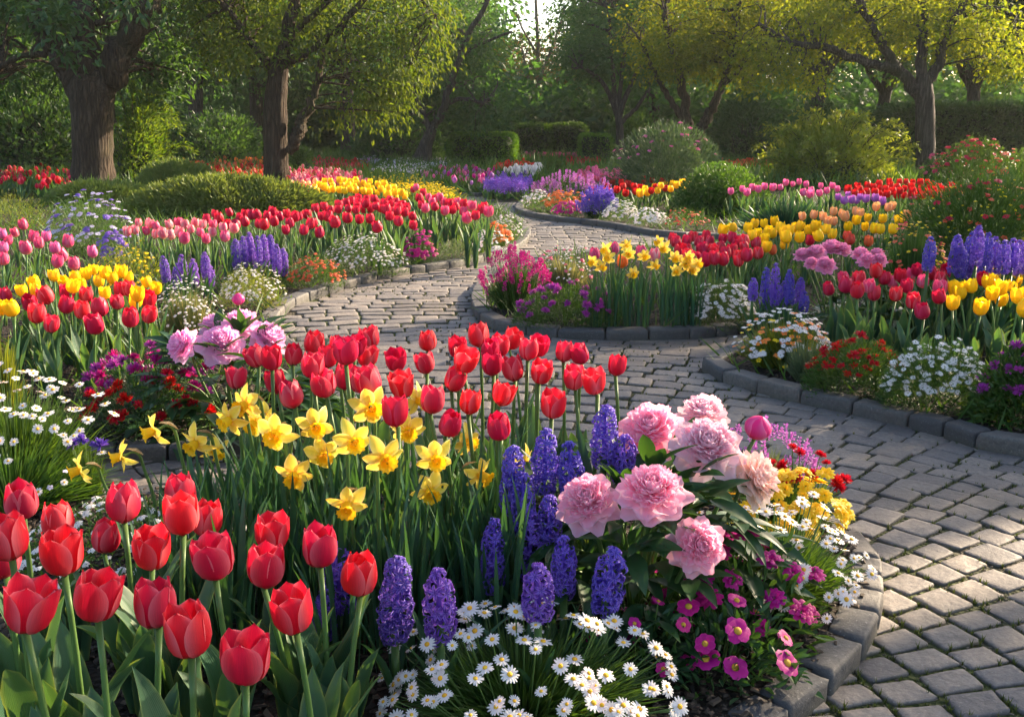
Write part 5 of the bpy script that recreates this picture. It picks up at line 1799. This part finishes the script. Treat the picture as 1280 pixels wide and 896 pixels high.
# ------------------------------------------------------------------ island
pb('tall magenta stock-like flower spikes at the left tip of the island', (600, 690, 328, 402), 'mid_leaf', 2600, .005, 'grass', [('spike', 'magenta_petal', 120, .055, .05, .5)], dr=.8, name='magenta_spike_plant', d=5.75)
pb('pink and cream wispy flowers behind the magenta spikes', (660, 750, 318, 380), 'straw_leaf', 2200, .005, 'grass', [('umbel', 'rose_petal', 36, .03, .05, .5), ('umbel', 'white_petal', 110, .016, .04, .5)], dr=.7, name='wispy_plant', d=6.3)
pb('bushy plant with violet magenta flower heads on the island kerb', (640, 778, 362, 418), 'mid_leaf', 7500, .03, 'fine', [('ball', 'mauve_petal', 34, .055, .015, .5, None, .3)], True, .6, name='verbena_plant', cat='verbena', d=5.25)
isl = fill([(845, 312), (862, 294), (905, 294), (948, 302), (950, 318), (925, 326), (870, 325)], 27, 11)
clump(isl, .38, ['red_petal', 'crimson_petal'], .082, 'red tulip', 'on the island beside yellow daffodils', 'red tulips on the island', False, (0, .25), True, .012, 7)
iy = [(902, 287), (918, 284), (934, 284), (943, 279), (955, 279), (969, 276), (940, 294), (948, 291), (958, 288), (967, 291), (979, 290), (985, 288), (993, 284), (998, 282), (984, 296), (1000, 296), (1012, 287), (1018, 282), (1025, 288), (1032, 286), (955, 298), (975, 284), (1040, 292), (1026, 294), (980, 305), (957, 308)]
clump(iy, .40, 'yellow_petal', .082, 'yellow tulip', 'behind the island red tulips', 'yellow tulips behind the island red tulips', False, (.2, .6), True, .012, 9)
ia = [(1004, 270), (1016, 268), (1028, 270), (1042, 264), (1050, 266), (1058, 270), (1070, 264), (1075, 266), (1095, 258), (1110, 259), (1114, 257), (1043, 276), (1035, 276), (1135, 268)]
clump(ia, .40, 'apricot_petal', .082, 'pale apricot tulip', 'right of the grey-green leaf fan', 'pale apricot tulips', False, (.2, .6), True, .012, 7)
iyy = [(1070, 275), (1084, 272), (1104, 273), (1082, 283), (1092, 285), (1101, 286), (1116, 286), (1124, 274), (1128, 270), (1126, 278), (1060, 283)]
clump(iyy, .37, 'yellow_petal', .080, 'golden tulip', 'below the pale apricot tulips', 'golden tulips below the apricot ones', False, (.2, .6), True, .012, 6)
ic = [(1058, 294), (1063, 299), (1086, 301), (1012, 300), (966, 312)]
clump(ic, .36, ['coral_petal', 'coral_petal', 'coral_petal', 'crimson_petal'], .076, 'coral orange tulip', 'near the round pink flower heads', 'coral tulips near the pink heads', False, (0, .3), True, .012, 8)
ipk = [(914, 239), (928, 236), (934, 240), (940, 234), (948, 236), (956, 233), (966, 234), (976, 234), (982, 228), (991, 230), (999, 227), (1008, 230), (1014, 238), (1005, 240), (1026, 232), (1012, 242), (1025, 241), (1034, 238), (1040, 232), (1047, 236)]
rest(ipk, .42, 'pink_petal', .09)
ivl = [(1048, 246), (1060, 243), (1071, 250), (1075, 246), (1082, 248), (1094, 247), (1103, 251), (1066, 249), (1056, 250)]
rest(ivl, .38, 'violet_petal', .09)
idr = fill([(1052, 238), (1075, 232), (1110, 226), (1150, 226), (1200, 232), (1205, 240), (1180, 246), (1130, 244), (1080, 243)], 52, 7.5)
rest(idr, .36, 'scarlet_petal', .10)
# daffodil clump of the island
iday = [(741, 327), (752, 333), (757, 312), (760, 322), (783, 307), (791, 342), (818, 331), (824, 302), (830, 310), (846, 338), (858, 330), (862, 322), (866, 337), (845, 322), (872, 330), (786, 317), (805, 320)]
lab = rows_of(iday, 6)
for i, (px, py) in enumerate(iday):
    daffodil(px, py, 18, rng.uniform(-50, 50), rng.uniform(5, 30), 'small yellow daffodil on the island, ' + lab[i], group='yellow daffodils on the island', nleaf=7)
imx = [((744, 317), 'rose_petal'), ((768, 310), 'rose_petal'), ((778, 326), 'orange_petal'), ((802, 314), 'rose_petal'), ((818, 318), 'blush_petal'), ((840, 298), 'crimson_petal'), ((845, 302), 'crimson_petal')]
for (p, mt), lb in zip(imx, ['rose tulip at the left end of the island daffodils', 'rose tulip above the island daffodils, second from left', 'single orange tulip among the island daffodils', 'rose tulip in the middle of the island daffodils', 'white-rimmed rose tulip among the island daffodils',
                             'crimson tulip topmost at the right of the island daffodils', 'crimson tulip just right below the topmost one by the daffodils']):
    tulip(on_z(*p, .38), .082, mt, .1, lb, 'tulips among the island daffodils', False)
pb('white candytuft cushion on the island kerb', (852, 950, 357, 412), 'mid_leaf', 5200, .026, 'fine', [('daisy', 'white_petal', 190, .030, .012, .5)], dr=.6, name='candytuft', cat='candytuft', d=5.25)
for i, (px, py, hp, lb) in enumerate([(941, 362, 24, 'leftmost and low'), (956, 360, 50, 'second from left'), (970, 356, 52, 'tallest in the middle'), (980, 368, 30, 'short, right of the tallest'), (988, 360, 40, 'third from right'), (1000, 366, 34, 'second from right'), (1005, 378, 22, 'rightmost and lowest'), (964, 372, 30, 'short in front')]):
    hyacinth(px, py, 4.95 + (i % 2) * .12, hp, 'blue_petal', 'blue hyacinth right of the island candytuft, ' + lb, 'blue hyacinths on the island', 14, False)
for i, (px, py, hp, lb) in enumerate([(1161, 318, 38, 'alone at the left'), (1193, 318, 44, 'second from left'), (1210, 316, 46, 'third from left'), (1222, 308, 46, 'tallest'), (1232, 316, 44, 'right of the tallest'), (1246, 320, 42, 'fifth from right'), (1256, 322, 38, 'fourth from right'), (1266, 320, 38, 'third from right'),
                                      (1275, 322, 38, 'second from right'), (1284, 320, 40, 'rightmost, at the frame edge'), (1202, 328, 36, 'short in front, left'), (1216, 330, 36, 'short in front, right')]):
    hyacinth(px, py, 4.7 + (i % 3) * .12, hp, 'blue_petal', 'blue hyacinth behind the right red tulips, ' + lb, 'blue hyacinths at the right edge', 17, False)

# ------------------------------------------------------------------ right bed, near part
rr = [(1038, 360), (1056, 347), (1057, 356), (1074, 348), (1072, 362), (1087, 357), (1093, 366), (1096, 338), (1105, 347), (1116, 352), (1125, 344), (1120, 367), (1134, 357), (1139, 342), (1147, 337), (1141, 375), (1154, 388), (1154, 351), (1167, 341), (1175, 348), (1185, 337), (1176, 359), (1177, 370), (1223, 340), (1232, 348), (1257, 333)]
clump(rr, .38, ['crimson_petal', 'rose_petal', 'crimson_petal', 'red_petal'], .075, 'pink red tulip', 'in the right bed', 'pink red tulips of the right bed', True, (0, .25), True, .012, 9, 4)
ry = [(1191, 378), (1201, 366), (1194, 360), (1217, 357), (1225, 383), (1251, 374), (1246, 341), (1272, 340), (1250, 359), (1261, 359), (1273, 369), (1278, 384), (1277, 354), (1240, 366), (1290, 362), (1238, 352)]
clump(ry, .37, 'yellow_petal', .075, 'yellow tulip', 'at the right edge', 'yellow tulips at the right edge', True, (.3, .8), True, .012, 6, 3)
pb('white and orange daisy-like flowers at the tip of the right bed', (915, 1042, 398, 482), 'lime_leaf', 3000, .005, 'grass', [('daisy', 'white_petal', 130, .030, .03, .5), ('five', 'orange_petal', 50, .03, .02, .5), ('five', 'yellow_petal', 30, .026, .0, .5, None, .0)], dr=.75, d=4.25)
plant('wispy blue grey grass tuft right of the white and orange flowers', 1.27, 4.15, .14, .14, .22, 'grey_leaf', 700, .004, 'grass', [], 'grass_tuft', 'grass tuft')
pb('scarlet dianthus heads over dark leaves on the right kerb', (1000, 1135, 430, 512), 'mid_leaf', 6500, .03, 'fine', [('pompon', 'scarlet_petal', 46, .046, .015, .45, None, .35)], True, .6, name='dianthus_plant', cat='dianthus', d=3.86)
pb('white candytuft with flat heads on the right kerb', (1095, 1240, 436, 528), 'mid_leaf', 7000, .03, 'fine', [('daisy', 'white_petal', 210, .027, .012, .5, None, .3)], True, .6, name='candytuft', cat='candytuft', d=3.62)
pb('violet pink phlox heads at the right edge', (1212, 1340, 440, 548), 'mid_leaf', 3200, .036, 'oval', [('ball', 'mauve_petal', 32, .055, .015, .45, None, .35)], True, .7, name='phlox_plant', cat='phlox', d=3.42)
pb('mixed red and yellow wild flowers on a green bank at the right', (1118, 1330, 226, 322), 'mid_leaf', 13000, .075, 'fine', [('five', 'coral_petal', 60, .045, .03, .5), ('umbel', 'yellow_petal', 110, .026, .02, .5), ('frill', 'crimson_petal', 30, .055, .03, .5)], dr=.7, d=7.2)
pb('low coral flowered strip left of the blue hyacinths', (1092, 1190, 282, 336), 'mid_leaf', 2400, .008, 'grass', [('five', 'coral_petal', 46, .04, .02, .5), ('umbel', 'yellow_petal', 60, .024, .02, .5)], dr=.6, d=6.0)

pb('dark leafy plant with rose flowers past the right edge', (1330, 1480, 450, 560), 'mid_leaf', 3200, .04, 'oval', [('frill', 'rose_petal', 30, .05, .02, .5, None, .3)], dr=.8, d=3.3)
pb('yellow flowered mound past the right edge, behind', (1340, 1560, 380, 470), 'mid_leaf', 4200, .035, 'fine', [('daisy', 'yellow_petal', 90, .04, .02, .5)], dr=.8, d=4.4)
pb('white flowered mound past the right edge, farther back', (1340, 1600, 300, 380), 'mid_leaf', 4200, .04, 'fine', [('umbel', 'white_petal', 95, .05, .02, .5)], dr=.8, d=5.8)

# ------------------------------------------------------------------ upper right bed
pb('blue-green leaf fan below the pink tulips', (905, 1060, 242, 300), 'strap_leaf', 900, .03, 'grass', [], dr=.5, d=9.6, name='leaf_fan')
pb('reddish ground cover at the right end of the upper bed kerb', (824, 884, 263, 292), 'mid_leaf', 1700, .03, 'fine', [('five', 'coral_petal', 60, .035, .01, .5)], d=10.6)
pb('white alyssum cushion on the upper bed kerb, right one', (785, 836, 262, 288), 'mid_leaf', 1700, .03, 'fine', [('umbel', 'white_petal', 150, .038, .01, .5)], d=10.8, name='alyssum', cat='alyssum')
pb('white alyssum cushion on the upper bed kerb, left one', (752, 797, 251, 282), 'mid_leaf', 1700, .03, 'fine', [('umbel', 'white_petal', 140, .038, .01, .5)], d=11.4, name='alyssum', cat='alyssum')
pb('patch of small blue spikes left of the white cushions', (724, 772, 247, 276), 'dark_leaf', 700, .012, 'grass', [('spike', 'blue_petal', 120, .11, .02, .3)], d=11.9, name='blue_spike_plant')
pb('magenta flowers beside the blue spikes', (690, 728, 254, 274), 'dark_leaf', 700, .03, 'fine', [('umbel', 'magenta_petal', 70, .06, .01, .5)], d=12.2)
pb('orange flowered low bush at the upper bed tip', (676, 738, 242, 268), 'mid_leaf', 1400, .035, 'fine', [('umbel', 'orange_petal', 130, .06, .02, .5)], d=12.8)
pb('white speckled low plant at the very tip of the upper bed', (652, 692, 240, 266), 'mid_leaf', 1100, .035, 'fine', [('umbel', 'white_petal', 60, .045, .01, .5)], d=13.2)
pb('violet catmint strip along the back of the upper bed', (662, 766, 223, 252), 'mid_leaf', 2200, .04, 'fine', [('spike', 'violet_petal', 150, .085, .015, .4)], d=14.4, dr=.5, name='catmint', cat='catmint')
udr = fill([(728, 238), (745, 228), (800, 222), (838, 228), (835, 236), (790, 242), (750, 243)], 22, 8)
rest(udr, .29, 'scarlet_petal', .11)
uy = [(800, 241), (810, 240), (822, 238), (818, 233), (826, 232), (838, 236), (832, 230), (846, 231), (840, 229), (853, 228), (858, 232), (852, 236), (806, 236), (862, 229)]
rest(uy, .29, 'yellow_petal', .11)
rest_build()
pb('large grey green bush dotted with pink flowers, right of the path end', (762, 905, 160, 236), 'teal_leaf', 12000, .10, 'fine', [('frill', 'pink_petal', 26, .085, .05, .5, None, .5)], d=15.5, dr=.7, name='flowering_bush', cat='bush')
pb('red azalea bush right of the grey trunk', (1165, 1262, 176, 246), 'mid_leaf', 3600, .07, 'oval', [('frill', 'crimson_petal', 90, .105, .03, .5, None, .3)], d=17.5, name='azalea', cat='azalea')
pb('pink azalea bush half hidden by the grey trunk', (1150, 1212, 196, 246), 'dark_leaf', 2200, .07, 'oval', [('frill', 'rose_petal', 50, .10, .03, .5, None, .3)], d=18.5, name='azalea', cat='azalea')
pb('orange red flowered bush at the right edge', (1225, 1330, 190, 250), 'mid_leaf', 3400, .06, 'oval', [('frill', 'coral_petal', 50, .085, .03, .5, None, .3)], d=16.5, name='azalea', cat='azalea')

# ------------------------------------------------------------------ far flower rows: too many and too small to count
BLOOM_LOW = join([surf(lambda u, v, a=a: ((.42 * np.sin(v * 2.5 + .25)) * np.cos(a + u * .9), (.42 * np.sin(v * 2.5 + .25)) * np.sin(a + u * .9), v), 2, 3) for a in (0, 2.1, 4.2)])


def field(label, poly, n, mats, size, h=.45, leafm='tulip_leaf', shape='tulip', name='tulip_bed', cat='tulip bed', lw=.035, mind=None):
    h, size = .10 + h * .35, size * (.8 if shape == 'spike' else 1.1)
    lo, hi = np.min(poly, 0), np.max(poly, 0)
    pts = rng.uniform(lo, hi, (n * 4, 2))
    pts = pts[inside(pts, np.array(poly, float))][:n]
    P = np.array([on_z(x, y, h) for x, y in pts])
    P[:, :2] += rng.normal(0, .05, (len(P), 2))
    P[:, 2] += rng.normal(0, .03, len(P))
    k = len(mats)
    geos, ms = [], []
    sh = BLOOM_LOW if shape == 'tulip' else FT[shape](0)
    for i, m in enumerate(mats):
        q = P[i::k]
        N = rng.standard_normal(q.shape) * (.12 if shape in ('tulip', 'spike') else .35) + [0, -.1, 1]
        geos.append(scatter(sh, basis(N, rng.uniform(0, 6, len(q))), q - [0, 0, size * .5], size * rng.uniform(.8, 1.2, len(q))))
        ms.append(M[m])
    b0 = np.repeat(P, 4, 0)
    b0[:, 2] = SOIL
    tip = b0 + np.column_stack([rng.normal(0, .09, (len(b0), 2)), rng.uniform(.5, .92, len(b0)) * (h - SOIL)])
    tip[::4] = P - [0, 0, size * .45]
    o = P.mean(0) * [1, 1, 0]
    geos.append(blades(b0 - o, tip - o, lw, .0))
    geos[:-1] = [(g[0] - o, g[1], g[2]) for g in geos[:-1]]
    ms.append(M[leafm])
    ob = put(name, mesh(name, geos, ms), None, o)
    tag(ob, label, cat, 'far flower rows', 'stuff')


field('bed of red tulips at the left edge beyond the forked trunk', [(-20, 206), (40, 200), (92, 212), (92, 228), (40, 232), (-20, 228)], 110, ['crimson_petal', 'scarlet_petal'], .095, .5, lw=.05)
field('distant bed of orange red flowers left of the two-pronged trunk', [(190, 208), (250, 198), (332, 205), (332, 222), (260, 218), (200, 212)], 420, ['scarlet_petal', 'coral_petal'], .08, .42, 'lime_leaf')
field('distant orange flowers above the orange red bed', [(262, 192), (295, 186), (330, 194), (330, 202), (270, 202)], 130, ['coral_petal', 'orange_petal'], .085, .6)
field('distant violet flower row left of the orange flowers', [(188, 196), (250, 191), (262, 198), (200, 202)], 220, ['violet_petal', 'mauve_petal'], .10, .4)
field('bed of pink and white tulips right of the two-pronged trunk', [(362, 214), (400, 212), (450, 220), (455, 228), (400, 232), (362, 226)], 330, ['rose_petal', 'blush_petal', 'crimson_petal'], .085, .46, 'lime_leaf')
field('red and apricot tulips at the foot of the two-pronged trunk', [(362, 228), (392, 230), (392, 242), (362, 240)], 70, ['coral_petal', 'apricot_petal', 'crimson_petal'], .09, .46, 'lime_leaf')
field('distant dark red flower bed left of the white and lilac flowers', [(378, 202), (400, 199), (458, 203), (458, 210), (385, 211)], 420, ['scarlet_petal', 'crimson_petal'], .10, .35)
field('cloud of white and lilac flowers left of the clipped hedge', [(465, 211), (490, 200), (540, 196), (568, 194), (564, 202), (520, 214)], 560, ['lilac_petal', 'white_petal'], .07, .45, 'grey_leaf', 'umbel', 'flower_bed', 'flower bed')
field('small violet flower cloud under the dark bush', [(448, 196), (462, 190), (474, 192), (472, 200), (452, 202)], 120, ['lilac_petal', 'violet_petal'], .11, .6, 'grey_leaf', 'umbel', 'flower_bed', 'flower bed')
field('pink and magenta tulips in front of the clipped hedge', [(518, 214), (560, 207), (620, 212), (632, 222), (590, 228), (540, 222)], 90, ['pink_petal', 'magenta_petal', 'violet_petal'], .08, .5)
field('distant bright red flower row right of the clipped hedge', [(618, 210), (632, 205), (660, 204), (668, 208), (640, 210)], 260, ['scarlet_petal', 'red_petal'], .09, .42)
field('row of white tulips above the blue flower patch', [(628, 213), (650, 209), (676, 208), (676, 214), (640, 217)], 70, ['white_petal'], .11, .5)
field('blue flower patch at the far end of the path', [(606, 226), (640, 222), (662, 224), (660, 234), (612, 236)], 260, ['blue_petal', 'purple_petal'], .16, .34, 'dark_leaf', 'spike', 'flower_bed', 'flower bed')
field('long magenta flower row in front of the dark hedge', [(640, 189), (700, 188), (735, 193), (738, 199), (700, 196), (642, 194)], 560, ['magenta_petal', 'rose_petal'], .12, .4)
field('dim red flower row right of the long magenta row', [(706, 198), (750, 197), (756, 202), (712, 206)], 170, ['scarlet_petal', 'crimson_petal'], .10, .35)
field('pink tulips behind the violet catmint', [(716, 218), (736, 213), (778, 214), (778, 222), (724, 224)], 120, ['rose_petal', 'pink_petal'], .085, .48)
field('yellow flowered low hedge strip behind the yellow tulips', [(462, 224), (480, 217), (520, 220), (570, 236), (566, 244), (500, 236)], 620, ['yellow_petal'], .045, .32, 'lime_leaf', 'umbel', 'flower_bed', 'flower bed')
field('white tulips behind the yellow shrub', [(920, 190), (965, 188), (965, 194), (922, 196)], 16, ['white_petal'], .10, .6)
field('red flower row left of the yellow shrub', [(898, 203), (965, 200), (968, 206), (902, 208)], 170, ['scarlet_petal', 'coral_petal'], .10, .4)


# green banks and the grass between everything
def bank(label, box, d, dr, leafm='mid_leaf', n=9000, w_=.10):
    x, y, rx, ry, h = pbox(*box, dr, d)
    plant(label, x, y, rx, ry, h, leafm, n, w_, 'oval', [], 'grass_bank', 'grass bank', .16)


bank('grassy green bank in front of the two-pronged trunk', (165, 400, 226, 272), 12.2, .6, 'olive_leaf', 26000)
bank('short grass bank beside the upright bush by the thick trunk', (170, 270, 205, 240), 16.5, .6, 'olive_leaf', 12000)
bank('green bank behind the aster bush', (60, 190, 232, 262), 14.0, .6, 'olive_leaf', 12000)


def cover(x0, x1, y0, y1, n, polys, wmin, hmin, hmax):
    P = np.column_stack([rng.uniform(x0, x1, n), y0 + (y1 - y0) * rng.random(n) ** 1.3])
    k = np.zeros(n, bool)
    for p in polys:
        k |= inside(P, p)
    P = P[k]
    lim = np.abs(P[:, 0]) < P[:, 1] * .62 + 3
    P = P[lim]
    b0 = np.column_stack([P, np.full(len(P), SOIL - .005)])
    s = 1 + P[:, 1] * .05
    tip = b0 + np.column_stack([rng.normal(0, .06, (len(P), 2)) * s[:, None], rng.uniform(hmin, hmax, len(P)) * s])
    return blades(b0, tip, wmin, .0, 3)


g1 = cover(-12, 14, 2.6, 15, 46000, [L_poly, U_poly, I_poly], .009, .03, .12)
g2 = cover(-22, 22, 15, 34, 60000, [B_poly], .03, .05, .2)
tag(put('grass', mesh('grass', join([g1, g2]), M['mid_leaf'])), 'low grass and leaf cover between the flower groups', 'grass', kind='stuff')
